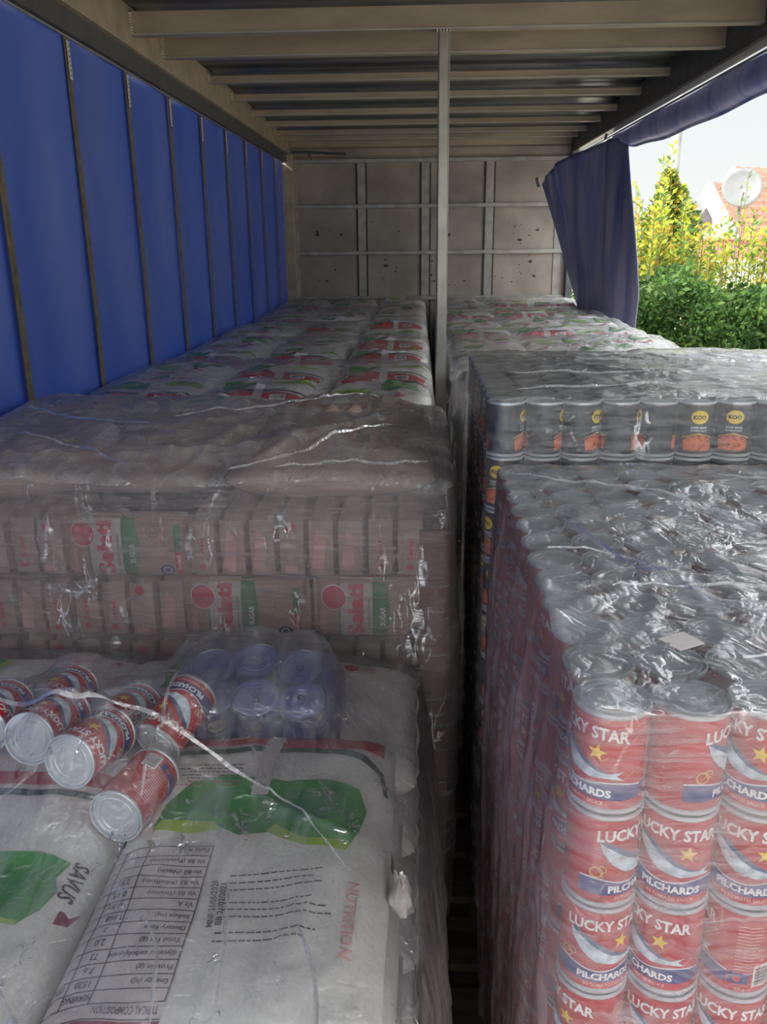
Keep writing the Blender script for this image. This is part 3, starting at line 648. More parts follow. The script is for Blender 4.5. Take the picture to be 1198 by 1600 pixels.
def beans_label():
    mb = MB(); R = CR; H = 0.108
    mb.lathe([(R, 0.0055), (R, 0.0545), (R, H-0.0055)], M['koo'], 40, False, False)
    a = Art()
    for cx in (0.0, 0.118):
        a.disc(cx, .079, .0165, M['yellow'], 2, ry=.0135, n=28)
        a.text('KOO', cx, .079, .0085, M['black'], bold=0.04, width=.024, lift=4)
        a.text('BAKED BEANS', cx, .0585, .0042, M['white'], bold=.03, width=.030, lift=3)
        a.text('IN TOMATO SAUCE', cx, .0525, .0034, M['white'], bold=.02, width=.030, lift=3)
        a.poly([(cx-.027, .012), (cx+.027, .012), (cx+.029, .032), (cx+.018, .040), (cx, .043), (cx-.018, .040), (cx-.029, .032)], M['bean'], 2, .008)
        a.poly([(cx-.030, .036), (cx-.018, .041), (cx, .0445), (cx+.018, .041), (cx+.030, .036), (cx+.029, .039), (cx, .048), (cx-.029, .039)], M['gold'], 3, .008)
        rnd = random.Random(8)
        for k in range(34): a.disc(cx+rnd.uniform(-.024, .024), rnd.uniform(.014, .037), .0026, M['redfoil'], 3, ry=.0019, n=7)
    a.barcode(.048, .066, .045, .078, 2, 9)
    for k in range(9): a.rect(.050, .064, .040-.003*k, .0408-.003*k, M['koogrey'], 2, .02)
    a.ring(.083, .085, .005, .001, M['white'], 3); 
    for k in range(5): a.ring(.083, .074-.0065*k, .0026, .0007, M['white'], 3)
    a.rect(-.115, -.07, .006, .0095, M['koogrey'], 1); 
    a.put(mb, can_map(R), 0.00022)
    return mb
def make_can(name, label_mb, lidm, smooth=True):
    r = empty(name); R = CR; H = 0.108
    body = MB(); body.lathe([(R*0.995, 0.004), (R*0.995, H-0.004)], M['rim'], 28, False, False)
    lid_mesh(body, R, 0.0, lidm, up=False); body.build('can_body', r, smooth=True)
    l = MB(); lid_mesh(l, R, H, lidm, up=True); l.build('lid', r, smooth=True)
    label_mb.build('paper_label', r, smooth=False)
    lab = r.children[-1]
    return r
pil0 = make_can('pilchard_can', pilchard_label(), M['tin']); bean0 = make_can('bean_can', beans_label(), M['tin'])
for r in (pil0, bean0):
    for ch in r.children:
        if ch.name.startswith('paper_label'):
            ch.data.polygons.foreach_set('use_smooth', [True]*len(ch.data.polygons)); ch.data.set_sharp_from_angle(angle=math.radians(30))
used = {'p': False, 'b': False}
def place(kind, loc, rot, label, group):
    proto, key = (pil0, 'p') if kind == 'p' else (bean0, 'b')
    cat = 'can'
    if not used[key]:
        used[key] = True; proto.location = loc; proto.rotation_euler = rot; return tag(proto, label, cat, group)
    return dup(proto, loc, rot, label, cat, group)

PX, PY, LH = 0.0752, 0.0752, 0.1122
def stack(kind, x0, y0, ztop, ncol, nrow, nlay, known, where, groups, seed, sidelay, frontlay, word):
    """individual cans: whole top layer, front face and gap-side face; the rest one stuff object"""
    rnd = random.Random(seed); rest = []
    for L in range(nlay):
        zb = ztop-0.108-LH*L
        for r in range(nrow):
            for c in range(ncol):
                x = x0+PX*c+rnd.uniform(-.0008, .0008); yy = y0+PY*r+rnd.uniform(-.0008, .0008)
                vis = (L == 0) or (r == 0 and L < frontlay) or (c == 0 and L < sidelay)
                base = math.atan2(x, -yy)          # placeholder facing
                if not vis:
                    if r < 2 or c < 2 or c > ncol-2 or r > nrow-2: rest.append((x, yy, Z(zb)))
                    continue
                ang = known.get((L, r, c), rnd.uniform(-PI, PI))
                if L == 0: lab = '%s, %s, top layer, %s row from front, %s from left' % (word, where, ORD[r], ORD[c]); g = groups[0]
                elif r == 0: lab = '%s, %s, front face, %s layer down, %s from left' % (word, where, ORD[L], ORD[c]); g = groups[1]
                else: lab = '%s, %s, gap side, %s layer down, %s from front' % (word, where, ORD[L], ORD[r]); g = groups[2]
                place(kind, (x, yy, Z(zb)), (0, 0, ang), lab, g)
    mb = MB(); col = M['red'] if kind == 'p' else M['koo']
    for (x, yy, zz) in rest:
        n = 12; vs = []
        for (rr, h) in ((CR, 0.004), (CR, 0.104), (CR*1.03, 0.104), (CR*1.03, 0.108), (CR*1.03, 0.0), (CR*1.03, 0.004)):
            for k in range(n): vs.append((x+rr*math.cos(2*PI*k/n), yy+rr*math.sin(2*PI*k/n), zz+h))
        mb.add(vs, [(i, (i+1) % n, n+(i+1) % n, n+i) for i in range(n)], col)
        mb.add(vs, [(2*n+i, 2*n+(i+1) % n, 3*n+(i+1) % n, 3*n+i) for i in range(n)]+[(4*n+i, 4*n+(i+1) % n, 5*n+(i+1) % n, 5*n+i) for i in range(n)]+[tuple(3*n+i for i in range(n))], M['tin'])
    o = mb.build('pilchard_can' if kind == 'p' else 'bean_can'); tag(o, 'remaining %ss deep inside the %s, behind the outer cans' % (word, where), 'can', None, 'stuff')

def rot_for(x, y, off_deg):
    """turn so the label front faces the eye, then offset"""
    return math.atan2(-y, -x)+PI/2+math.radians(off_deg)
LX, LY, LZ = 0.1905, 0.7385, -0.4236
def kn(d, x0, y0):
    out = {}
    for (L, r, c), off in d.items(): out[(L, r, c)] = rot_for(x0+PX*c, y0+PY*r, off)
    return out
lucky_known = kn({(0,0,0): -38, (0,0,1): 95, (0,0,2): -22, (0,0,3): 10, (1,0,0): 62, (1,0,1): 0, (1,0,2): 6, (1,0,3): 60, (2,0,0): 24, (2,0,1): -28, (2,0,2): -100, (2,0,3): 0,
                  (3,0,0): -58, (3,0,1): 14, (3,0,2): 12, (3,0,3): 40, (4,0,0): 30, (4,0,1): -20}, LX, LY)
stack('p', LX, LY, LZ, 12, 12, 10, lucky_known, 'near right stack', ('lids of the near right stack', 'front cans of the near right stack', 'gap side cans of the near right stack'), 31, 6, 6, 'red pilchard can')
KX, KY, KZ = 0.175, 1.685, -0.302
koo_known = kn({(0,0,0): 75, (0,0,1): 80, (0,0,2): 60, (0,0,3): 90, (0,0,4): 100, (0,0,5): 14, (0,0,6): 4, (0,0,7): 60, (1,0,0): -22, (2,0,0): -60, (3,0,0): -25, (4,0,0): 120, (5,0,0): -20, (6,0,0): -30, (7,0,0): -24, (8,0,0): -28}, KX, KY)
stack('b', KX, KY, KZ, 12, 10, 11, koo_known, 'second right stack', ('lids of the second right stack', 'front cans of the second right stack', 'gap side cans of the second right stack'), 32, 5, 10 and 9, 'dark bean can')

# ================================================================== SACKS
def sack_fn(L, W, H, seed, p=4.0, wr=1.0):
    def top(u, v):
        a = np.clip(np.abs(2*u/W), 0, 1); b = np.clip(np.abs(2*v/L), 0, 1)
        B = np.sqrt(np.maximum(0, 1-a**p))*np.sqrt(np.maximum(0, 1-b**p))
        n = 0.010*(vnoise(u*7+3, v*6, seed)-0.5)+0.010*wr*ridge(u*7+seed, v*5, seed)-0.004*wr+0.004*(vnoise(u*26, v*22, seed+2)-0.5)
        return H*0.5*B+n*B
    return top
def make_sack(L, W, H, seed, art, name, bodymat, p=4.0, wr=1.0, nu=44, nv=64, bodypart='bag', side=None):
    r = empty(name); top = sack_fn(L, W, H, seed, p, wr)
    tu = np.sin(np.linspace(-PI/2, PI/2, nu)); tv = np.sin(np.linspace(-PI/2, PI/2, nv))
    U, V = np.meshgrid(tu*W/2, tv*L/2, indexing='ij')
    edge = 0.006*(vnoise(V*9, U*9, seed+7)-0.5)
    T = top(U, V); Bt = -(np.sqrt(np.maximum(0, 1-np.abs(2*U/W)**p))*np.sqrt(np.maximum(0, 1-np.abs(2*V/L)**p)))*H*0.5
    mb = MB(); mb.grid(np.stack([U+edge, V, T+H/2], -1), bodymat); mb.grid(np.stack([U+edge, V, Bt+H/2], -1), bodymat, flip=True)
    def fn(q, lift):
        u, v = q[:, 0], q[:, 1]; ed = 0.006*(vnoise(v*9, u*9, seed+7)-0.5)
        return np.stack([u+ed, v, top(u, v)+H/2+0.0012+lift], -1)
    art.put(mb, fn, 0.0005)
    if side:
        def fs(q, lift):      # +x flank: q = (v along the length, z about the middle)
            v, z_ = q[:, 0], q[:, 1]
            B = np.sqrt(np.maximum(1e-6, 1-np.abs(2*v/L)**p)); A = np.clip(np.abs(z_)/(H*0.5*B), 0, 0.99)
            x = W/2*(1-A*A)**(1/p); ed = 0.006*(vnoise(v*9, x*9, seed+7)-0.5)
            return np.stack([x+ed+0.003+lift, v, z_+H/2], -1)
        for V_, F_, m_, lf in side.it: mb.add(fs(np.array(V_, float), lf*0.0006), F_, m_)
    o = mb.build(bodypart, r, smooth=True)
    # stitched end seams
    s = MB()
    for e_ in (-1, 1):
        pts = [(W*0.46*math.sin(k/10*PI/2)*1.0, e_*(L/2+0.002+0.003*math.sin(k*1.3)), H/2+0.003*math.sin(k*0.8+seed)) for k in range(-10, 11)]
        s.tube(pts, 0.0028, bodymat, 6)
    s.build('end_seam', r, smooth=True)
    return r
def leafpatch(a, cx, cy, w, h, rnd, m, m2):
    pts = []; n = 22
    for k in range(n):
        t = 2*PI*k/n; rr = 1+0.16*math.sin(3*t+rnd.random()*3)+rnd.uniform(-.07, .07)
        pts.append((cx+w*rr*math.cos(t)*0.5, cy+h*rr*math.sin(t)*0.5))
    a.poly(pts, m, 1, 0.014)
    a.poly([(cx-w*.35, cy-h*.12), (cx, cy+h*.16), (cx+w*.4, cy+h*.28), (cx+w*.15, cy-h*.02)], m2, 2, 0.014)
def sack_art(table=True, seed=1):
    a = Art(); rnd = random.Random(seed)
    # crimson end band with barcode window, dark green swoosh
    a.poly([(-.165, -.250), (-.165, -.305), (.165, -.305), (.165, -.262), (.06, -.248), (-.06, -.246)], M['crimson'], 1)
    a.rect(-.012, .012, -.31, -.12, M['sackpanel'], 3, .02)
    a.barcode(.045, .092, -.298, -.272, 3, seed, vert=False)
    up = [(-.168, -.165), (-.160, -.200), (-.130, -.222), (-.07, -.232), (.0, -.228), (.06, -.222), (.11, -.226), (.165, -.222)]
    dn = [(.165, -.236), (.11, -.240), (.06, -.236), (.0, -.243), (-.07, -.248), (-.135, -.236), (-.166, -.21), (-.174, -.168)]
    a.poly(up+dn, M['dgreen'], 2, .012)
    # paragraphs near the band
    for k in range(7):
        xq = .035; xe = .035+rnd.uniform(.065, .09)
        while xq < xe: w = rnd.uniform(.003, .010); a.rect(xq, xq+w, -.196+.0085*k, -.1938+.0085*k, M['ink'] if k < 5 else M['crimson'], 1, .02); xq += w+.0016
    # vegetable foliage picture
    a.poly([(-.135, -.155), (-.085, -.168), (-.035, -.150), (.004, -.160), (.055, -.172), (.10, -.150), (.125, -.10), (.13, -.055), (.08, -.052), (.05, -.062), (.015, -.045), (-.03, -.052), (-.07, -.028), (-.125, -.022), (-.14, -.06), (-.148, -.11)], M['green'], 1, .012)
    a.poly([(-.13, -.035), (-.07, -.04), (-.03, -.065), (-.02, -.052), (-.07, -.026), (-.125, -.020)], M['lime'], 2, .012)
    a.poly([(.05, -.068), (.12, -.07), (.13, -.052), (.08, -.046), (.04, -.052)], M['lime'], 2, .012)
    a.poly([(-.10, -.13), (-.05, -.135), (-.03, -.10), (-.06, -.07), (-.11, -.08)], M['midgreen'], 2, .012)
    a.poly([(.03, -.14), (.08, -.13), (.09, -.09), (.05, -.08)], M['midgreen'], 2, .012)
    if table:
        x0, x1, y0, y1 = .040, .172, -.02, .235
        a.rect(x0, x1, y0, y1, M['sackpanel'], 1, .02)
        a.rect(x0, x1, y1-.004, y1+.014, M['maroon'], 2, .02)
        a.text('NUTRITIONAL INFORMATION', .100, y1+.005, .0075, M['pink'], width=.115, lift=4)
        rows = ['TYPICAL COMPOSITION', '', 'Energy (kJ)', 'Protein (g)', 'Glycemic carbohydrate', 'Total Fat (g)', 'Dietary fibre', 'Sodium (mg)', 'Vit A', 'Vit B1 (Thiamin)', 'Vit B2 (Riboflavin)', 'Vit B3 (Niacin)', 'Vit B6 (Pyridoxine)', 'Folic acid']
        vals = ['', 'SERVING', '1520', '7.6', '73', '2.0', '2', '188', '0.31', '0.18', '2.97', '', '', '']
        n = len(rows); dy = (y1-.006-y0)/n
        for k in range(n+1): a.rect(x0, x1, y1-.006-dy*k-.0007, y1-.006-dy*k+.0007, M['ink'], 2, .02)
        for xx in (x0, x0+.080, x0+.112, x1): a.rect(xx-.0007, xx+.0007, y0, y1-.006-dy, M['ink'], 2, .02)
        for k, (s_1, s_2) in enumerate(zip(rows, vals)):
            yc = y1-.006-dy*(k+.5)
            if s_1: a.text(s_1, x0+.004+len(s_1)*.0018, yc, .0085, M['ink'], width=len(s_1)*.0036, lift=3, bold=.012)
            if s_2: a.text(s_2, x0+.096, yc, .0085, M['ink'], width=len(s_2)*.0042, lift=3, bold=.012)
            if k == 2: a.text('15%', x0+.122, yc, .008, M['ink'], width=.011, lift=3)
        # small print and dates on the other half
        for k in range(10):
            if k in (3, 7): continue
            yy = .015+.0115*k; xq = .010; xe = -.115+rnd.uniform(0, .03)
            while xq > xe:
                w = rnd.uniform(.003, .011); sl = .012/.125; y1_ = yy+.012-(.010-xq)*sl
                a.poly([(xq-w, y1_-w*sl), (xq, y1_), (xq, y1_+.0021), (xq-w, y1_-w*sl+.0021)], M['ink'], 1, .02); xq -= w+.0018
        a.text('MNF 21/05/2020', .022, .075, .0075, M['ink'], rot=-PI/2+.1, width=.075, lift=2); a.text('BB 21/02/2021', .012, .075, .0075, M['ink'], rot=-PI/2+.1, width=.068, lift=2)
        a.text('NUTRITION', -.140, .09, .014, M['pink'], rot=PI/2, width=.11, lift=2)
    else:
        leafpatch(a, -.02, .10, .16, .10, rnd, M['green'], M['lime'])
        a.disc(-.11, .20, .014, M['crimson'], 1); a.ring(-.11, .235, .013, .0016, M['crimson'], 2); a.text('2', -.11, .235, .014, M['crimson'], lift=3)
        pass
        for k in range(4): a.rect(.05, .14, .0+.012*k, .003+.012*k, M['ink'], 1, .02)
    return a
def flank_art():
    a = Art()
    a.poly([(-.22, -.012), (-.10, -.022), (.02, -.018), (.03, .004), (-.05, .012), (-.16, .010), (-.24, .006)], M['crimson'], 1, .02)
    a.text('SAVUS', -.15, .006, .030, M['black'], width=.15, lift=2, bold=.05, shear=.3)
    a.text('SAVUS', -.15, .006, .024, M['white'], width=.14, lift=3, bold=.01, shear=.3)
    a.poly([(.08, -.035), (.25, -.03), (.25, -.012), (.10, -.018)], M['maroon'], 1, .02)
    return a
SL, SW, SH = 0.655, 0.362, 0.135
sackT = make_sack(SL, SW, SH, 3, sack_art(True, 1), 'food_sack', M['sack'], p=6.5, side=flank_art())
sackF = make_sack(SL, SW, SH, 8, sack_art(False, 2), 'food_sack', M['sack'], p=6.0, side=flank_art())
def mid_art():
    a = Art(); rnd = random.Random(4)
    a.poly([(-.17, -.135), (-.17, -.165), (.17, -.172), (.17, -.150), (.02, -.136)], M['crimson'], 1)
    a.poly([(-.175, -.110), (-.10, -.108), (.0, -.112), (.17, -.120), (.17, -.136), (.0, -.126), (-.10, -.121), (-.175, -.122)], M['dgreen'], 2, .02)
    a.poly([(-.145, .005), (-.138, .035), (-.148, .052), (-.142, .085), (-.125, .112), (-.06, .108), (.0, .118), (.07, .110), (.12, .07), (.10, .02), (.03, .0), (-.05, .008), (-.10, -.004)], M['green'], 1, .012)
    a.poly([(-.125, .106), (-.06, .102), (.0, .112), (.06, .104), (.07, .110), (.0, .118), (-.06, .108), (-.125, .112)], M['lime'], 2, .012)
    for k, t in enumerate('21'):
        a.ring(-.135+.02*k, .215+.038*k, .015, .0018, M['crimson'], 2); a.text(t, -.135+.02*k, .215+.038*k, .015, M['crimson'], lift=3)
    a.text('SAVUS', -.158, .03, .018, M['ink'], rot=PI/2, width=.06, lift=2, bold=.02); a.poly([(-.176, .06), (-.160, .075), (-.160, .095), (-.172, .085)], M['maroon'], 1, .02)
    return a
sackM = make_sack(SL, SW, SH, 19, mid_art(), 'food_sack', M['sack'], p=6.0)
sackG = make_sack(0.47, 0.37, 0.150, 14, None or sack_art(False, 5), 'food_sack', M['sack'], p=3.2, wr=1.3) if False else None
def short_art(seed):
    a = Art(); rnd = random.Random(seed)
    a.poly([(-.165, -.155), (-.155, -.205), (.155, -.205), (.165, -.160), (.06, -.148), (-.06, -.146)], M['crimson'], 1, .016)
    a.rect(-.016, .016, -.21, .20, M['sackpanel'], 3, .02); a.barcode(.045, .100, -.195, -.165, 3, seed, vert=False)
    a.poly([(-.17, -.10), (-.12, -.128), (0, -.135), (.17, -.122), (.17, -.134), (0, -.146), (-.13, -.140), (-.175, -.11)], M['dgreen'], 2, .016)
    leafpatch(a, -.08, -.03, .15, .12, rnd, M['green'], M['lime']); leafpatch(a, .09, .02, .15, .10, rnd, M['lime'], M['green'])
    a.poly([(-.10, .115), (.10, .12), (.09, .14), (-.09, .138)], M['crimson'], 1, .02); leafpatch(a, .07, .19, .1, .03, rnd, M['midgreen'], M['lime'])
    return a
sackS = [make_sack(0.455, 0.385, 0.155, 14+k, short_art(5+k), 'food_sack', M['sack'], p=4.6, wr=2.2, nu=30, nv=34) for k in range(3)]
first = set()
def put_sack(proto, loc, rz, label, group, tilt=(0, 0)):
    if proto.name not in first:
        first.add(proto.name); proto.location = loc; proto.rotation_euler = (tilt[0], tilt[1], rz); return tag(proto, label, 'sack', group)
    return dup(proto, loc, (tilt[0], tilt[1], rz), label, 'sack', group)

# near left pallet: three long sacks in front, two crosswise behind, five layers
ZA = -0.73
for L in range(6):
    zt = ZA-0.143*L-SH; zb_ = -0.80-0.129*L-SH
    g = 'white food sacks on the near left pallet'
    lab = 'topmost layer' if L == 0 else '%s layer down' % ORD[L]
    dxs = (-0.218, -0.582, -0.940) if L % 2 == 0 else (-0.208, -0.576, -0.936)
    nm = ('right', 'middle', 'left')
    for k, cx in enumerate(dxs):
        top_lab = ['large white sack with printed nutrition table and green foliage, bottom left of view',
                   'white sack with green patch at the left edge, beside the sack with the table', 'white sack against the blue curtain in the near left top layer'][k]
        put_sack(sackT if k != 1 else (sackM if L == 0 else sackF), (cx+(0 if L else 0), 0.865+(0.01 if L % 2 else 0), Z(zt)), PI if k != 1 else PI, top_lab if L == 0 else 'white sack, front %s of the near left pallet, %s' % (nm[k], lab), g)
    for k, cx in enumerate((-0.335, -0.80)) if False else enumerate((-0.332, -0.800)):
        top_lab = ['crosswise white sack with crimson corner, behind the loose bean cans', 'crosswise white sack with green band behind the loose pilchard cans'][k]
        put_sack(sackF, (cx, 1.385, Z(zb_)), -PI/2, top_lab if L == 0 else 'crosswise white sack, rear %s of near left pallet, %s' % (('right', 'left')[k], lab), g)
# white knotted sack corner poking out between the layers
# far pallets of sacks
LEFTP = [('third left', 2.72, -0.47, 41), ('fourth left', 3.72, -0.475, 42), ('fifth left', 4.72, -0.48, 43), ('sixth left', 5.72, -0.47, 44), ('last left', 6.70, -0.46, 45)]
RIGHTP = [('third right', 2.56, -0.47, 51), ('fourth right', 3.66, -0.475, 52), ('fifth right', 4.66, -0.47, 53), ('sixth right', 5.66, -0.465, 54), ('last right', 6.68, -0.46, 55)]
LEFTP = [(a.replace('third', 'second' if False else 'third'), *r) for a, *r in LEFTP]
FAR = []
for side, lst in (('L', LEFTP), ('R', RIGHTP)):
    for (nm, y0, zt, sd) in lst:
        rnd = random.Random(sd); xs = (-0.935, -0.54, -0.145) if side == 'L' else (0.335, 0.70, 1.055)
        items = []
        for L in range(5):
            for r in range(2):
                for c in range(3):
                    inner = (c == 2) if side == 'L' else (c == 0); outer = (c == 2) if side == 'R' else False
                    if L > 0 and not (inner or outer or r == 0): continue
                    if L > 1 and not (inner or outer or y0 < 2.8): continue
                    pr = sackS[rnd.randrange(3)]
                    x = xs[c]+rnd.uniform(-.008, .008); yy = y0+0.235+0.465*r+rnd.uniform(-.008, .008); zz = zt-0.165-0.15*L+(rnd.uniform(-.006, .016) if L == 0 else 0)
                    rw = ('front', 'back')[r]; cw = ('left', 'middle', 'right')[c]
                    lab = ('white sack with red band, %s %s of the top layer, %s pallet' % (rw, cw, nm)) if L == 0 else 'white sack, %s %s of the %s layer down, %s pallet' % (rw, cw, ORD[L], nm)
                    put_sack(pr, (x, yy, Z(zz)), rnd.choice((0, 0, PI, PI if r else 0)), lab, 'white sacks on the far pallets', (rnd.uniform(-.05, .05), rnd.uniform(-.05, .05)) if L == 0 else (0, 0))
                    if L == 0: items.append((x, yy, Z(zz)+0.155, 0.385, 0.455))
        FAR.append((side, nm, y0, zt, items, sd))

# ================================================================== SUGAR PACKETS AND BALES (second left pallet)
PKL, PKW, PKT = 0.262, 0.143, 0.0605
def broad_packet():
    r = empty('sugar_packet'); nu, nv = 26, 18; L, W, T = PKL, PKW, PKT
    def surf(u, v):
        a = np.abs(2*u/L); b_ = np.abs(2*v/W); return T/2*(1-a**6)**.5*(1-np.clip(b_, 0, 1)**5)**.5+0.002*ridge(u*30, v*30, 4)*(1-a**6)
    tu = np.sin(np.linspace(-PI/2, PI/2, nu)); tv = np.sin(np.linspace(-PI/2, PI/2, nv)); U, V = np.meshgrid(tu*L/2, tv*W/2, indexing='ij')
    S = surf(U, V); mb = MB()
    mb.grid(np.stack([U, -S, V+W/2], -1), M['paper']); mb.grid(np.stack([U, S, V+W/2], -1), M['paper'], flip=True)
    a = Art()
    a.rect(-.078, -.008, -.070, .070, M['paperw'], 1); a.rect(-.082, -.078, -.070, .070, M['midgreen'], 2)
    a.poly([(-.008, -.070), (.020, -.070), (.028, -.03), (.030, 0), (.028, .03), (.020, .070), (-.008, .070)], M['midgreen'], 2)
    a.disc(-.092, .030, .029, M['white'], 3, n=26); a.disc(-.092, .030, .0265, M['selred'], 4, n=26)
    a.text('Selati', -.045, 0.0, .036, M['selred'], rot=PI/2, width=.122, lift=4, bold=.05)
    a.text('BROWN SUGAR', -.016, -.006, .005, M['ink'], rot=PI/2, width=.07, lift=4); a.text('SUGAR', .014, -.012, .012, M['white'], rot=PI/2, width=.045, lift=4, bold=.03)
    for (cx, cy, rr) in ((.062, .040, .016), (.045, -.020, .011), (.075, .008, .011), (.052, .020, .006), (.095, -.028, .009), (.040, .052, .005)):
        a.ring(cx, cy, rr, .0014, M['doodle'], 2)
    a.ring(.062, .040, .008, .0012, M['doodle'], 2); a.line((.05, -.03), (.075, -.025), .0016, M['doodle'], 2); a.star(.102, -.008, .008, M['doodle'], 2)
    a.disc(.086, -.052, .016, M['navy'], 3, ry=.013); a.ring(.086, -.052, .009, .002, M['white'], 4)
    a.rect(.104, .118, -.066, -.012, M['selred'], 2); a.text('Selati', .111, -.036, .009, M['white'], rot=PI/2, width=.035, lift=4); a.rect(.104, .118, -.010, .05, M['midgreen'], 2); a.rect(-.125, -.108, -.06, .0, M['pink'], 2)
    def fn(q, lift): return np.stack([q[:, 0], -surf(q[:, 0], q[:, 1])-0.0008-lift, q[:, 1]+W/2], -1)
    a.put(mb, fn, 0.0003); mb.build('packet_body', r, smooth=True)
    MB().box(-L/2-.008, -L/2+.004, -.0012, .0012, .008, W-.008, M['paper']).build('end_seal', r); MB().box(L/2-.004, L/2+.008, -.0012, .0012, .008, W-.008, M['paper']).build('end_seal', r)
    return r
def edge_packet(mark):
    """packet standing on its side with the narrow edge outwards"""
    r = empty('sugar_packet'); W, H, D = PKT, PKW, PKL; n = 12; nz = 14; nd = 16
    ts = np.linspace(0, 2*PI, 28, endpoint=False)
    P = np.zeros((28, 15, 3))
    for j, y in enumerate(np.linspace(0, 1, 15)):
        k = (1-abs(2*y-1)**7)**.5*0.97+0.03
        P[:, j, 0] = W/2*k*np.sign(np.cos(ts))*np.abs(np.cos(ts))**.55; P[:, j, 2] = H/2+H/2*k*np.sign(np.sin(ts))*np.abs(np.sin(ts))**.45; P[:, j, 1] = y*D+0.004*np.sin(ts*3+y*5)*0.3
    mb = MB().grid(P, M['papere'], closed_u=True)
    mb.add([tuple(P[i, 0]) for i in range(28)], [tuple(range(28))[::-1]], M['papere']); mb.add([tuple(P[i, -1]) for i in range(28)], [tuple(range(28))], M['papere'])
    mb.build('packet_body', r, smooth=True)
    a = Art(); fn = lambda q, lift: np.stack([q[:, 0], np.full(len(q), -0.0035)-lift, q[:, 1]], -1)
    f = MB(); Pf = np.zeros((6, 8, 3)); us = np.linspace(-1, 1, 6); vs_ = np.linspace(-1, 1, 8)
    for i, uu in enumerate(us):
        for j, ww in enumerate(vs_): Pf[i, j] = (uu*W*.42, 0.006*(uu*uu+ww*ww)-0.006, H/2+ww*H*.43)
    f.grid(Pf, M['papere'])
    m1 = [M['selred'], M['pink'], M['selred']][mark]
    if mark == 0: a.disc(0, H*.83, .011, m1, 3); a.rect(-.014, .012, .02, .035, M['pink'], 3)
    elif mark == 1: a.poly([(-.02, .03), (.005, .02), (.012, .09), (-.008, .12)], m1, 3, .03)
    else: a.text('Selati', .0, H*.5, .012, m1, rot=PI/2, width=.05, lift=3); a.disc(0, H*.22, .007, m1, 3)
    fn2 = lambda q, lift: np.stack([q[:, 0], -0.0068-lift+0*q[:, 0], q[:, 1]], -1)
    a.put(f, fn2, 0.0003); f.build('folded_end', r, smooth=True)
    return r
bp0 = broad_packet(); ep = [edge_packet(k) for k in range(3)]
def put_packet(proto, loc, rz, label):
    if proto.name not in first:
        first.add(proto.name); proto.location = loc; proto.rotation_euler = (0, 0, rz); return tag(proto, label, 'packet', 'sugar packets in the front of the second left pallet')
    return dup(proto, loc, (0, 0, rz), label, 'packet', 'sugar packets in the front of the second left pallet')
ZB = -0.545; LB = 0.1435; rnd = random.Random(77)
rows = [['n']*5+['b']+['n']*8, ['n']*9+['b', 'g', 'b'], ['n']*17, ['b', 'n', 'n', 'n', 'b', 'n', 'n', 'n', 'b'], ['n']*17, ['n']*17, ['n']*17]
x_start = [-1.072, -1.075, -1.085, -1.08, -1.085, -1.085, -1.085]
for L, rw in enumerate(rows):
    x = x_start[L]; nb = 0; nn = 0; zb = Z(ZB-LB*(L+1))
    for it in rw:
        if it == 'b':
            if x > -0.21: continue
            put_packet(bp0, (x+PKL/2, 1.705+rnd.uniform(-.003, .003), zb), 0, 'broad printed sugar packet, %s row from the top, %s broad one from the left' % (ORD[L], ORD[nb])); nb += 1; x += PKL+0.006
        elif it == 'g': x += 0.018
        else:
            if x > -0.02: continue
            put_packet(ep[rnd.randrange(3)], (x+PKT/2, 1.68+rnd.uniform(-.006, .006), zb), 0, 'narrow sugar packet edge, %s row from the top, %s narrow one from left' % (ORD[L], ORD[nn])); nn += 1; x += PKT+0.0025
# bales on top
def bale(L, W, H, seed, lobes, art, p=3.4):
    r = empty('sugar_bale'); nu, nv = 60, 34
    tu = np.sin(np.linspace(-PI/2, PI/2, nu)); tv = np.sin(np.linspace(-PI/2, PI/2, nv)); U, V = np.meshgrid(tu*L/2, tv*W/2, indexing='ij')
    def B(u, v): return np.sqrt(np.maximum(0, 1-np.abs(2*u/L)**p))*np.sqrt(np.maximum(0, 1-np.abs(2*v/W)**p))
    def top(u, v):
        lob = 0.016*np.abs(np.sin(u/L*PI*lobes)) if lobes else 0.014*vnoise(u*5+seed, v*5, seed+4)
        return H*0.5*B(u, v)+(lob+0.020*(vnoise(u*8, v*8, seed)-.5)+0.014*ridge(u*8, v*8, seed))*B(u, v)
    mb = MB(); mb.grid(np.stack([U, V, top(U, V)+H/2], -1), M['papere']); mb.grid(np.stack([U, V, H/2-H/2*B(U, V)], -1), M['papere'], flip=True)
    fn = lambda q, lift: np.stack([q[:, 0], q[:, 1], top(q[:, 0], q[:, 1])+H/2+0.001+lift], -1)
    art.put(mb, fn, 0.0004); mb.build('bale_wrap', r, smooth=True)
    s = MB()
    for e_ in (-1, 1): s.tube([(e_*(L/2+.001), W*.4*math.sin(k/6*PI/2), H/2+.004*math.sin(k)) for k in range(-6, 7)], .003, M['papere'], 6)
    s.build('end_seal', r, smooth=True); return r
a1 = Art(); a1.rect(-.13, .13, -.08, .10, M['paperw'], 1, .02); a1.text('Selati', -.02, .07, .022, M['selred'], width=.10, lift=3, bold=.05, cell=.015); a1.disc(-.085, .07, .012, M['selred'], 3)
a1.rect(-.05, .02, .0, .045, M['midgreen'], 2, .015); a1.rect(.03, .055, .0, .04, M['midgreen'], 2, .015); a1.text('Selati', -.06, .10, .012, M['pink'], width=.08, lift=3)
a2 = Art()
for k in range(7): a2.rect(-.19+.056*k, -.155+.056*k, .02, .055, M['pink'], 1, .02); a2.rect(-.185+.056*k, -.165+.056*k, -.03, -.005, M['selred'], 1, .02)
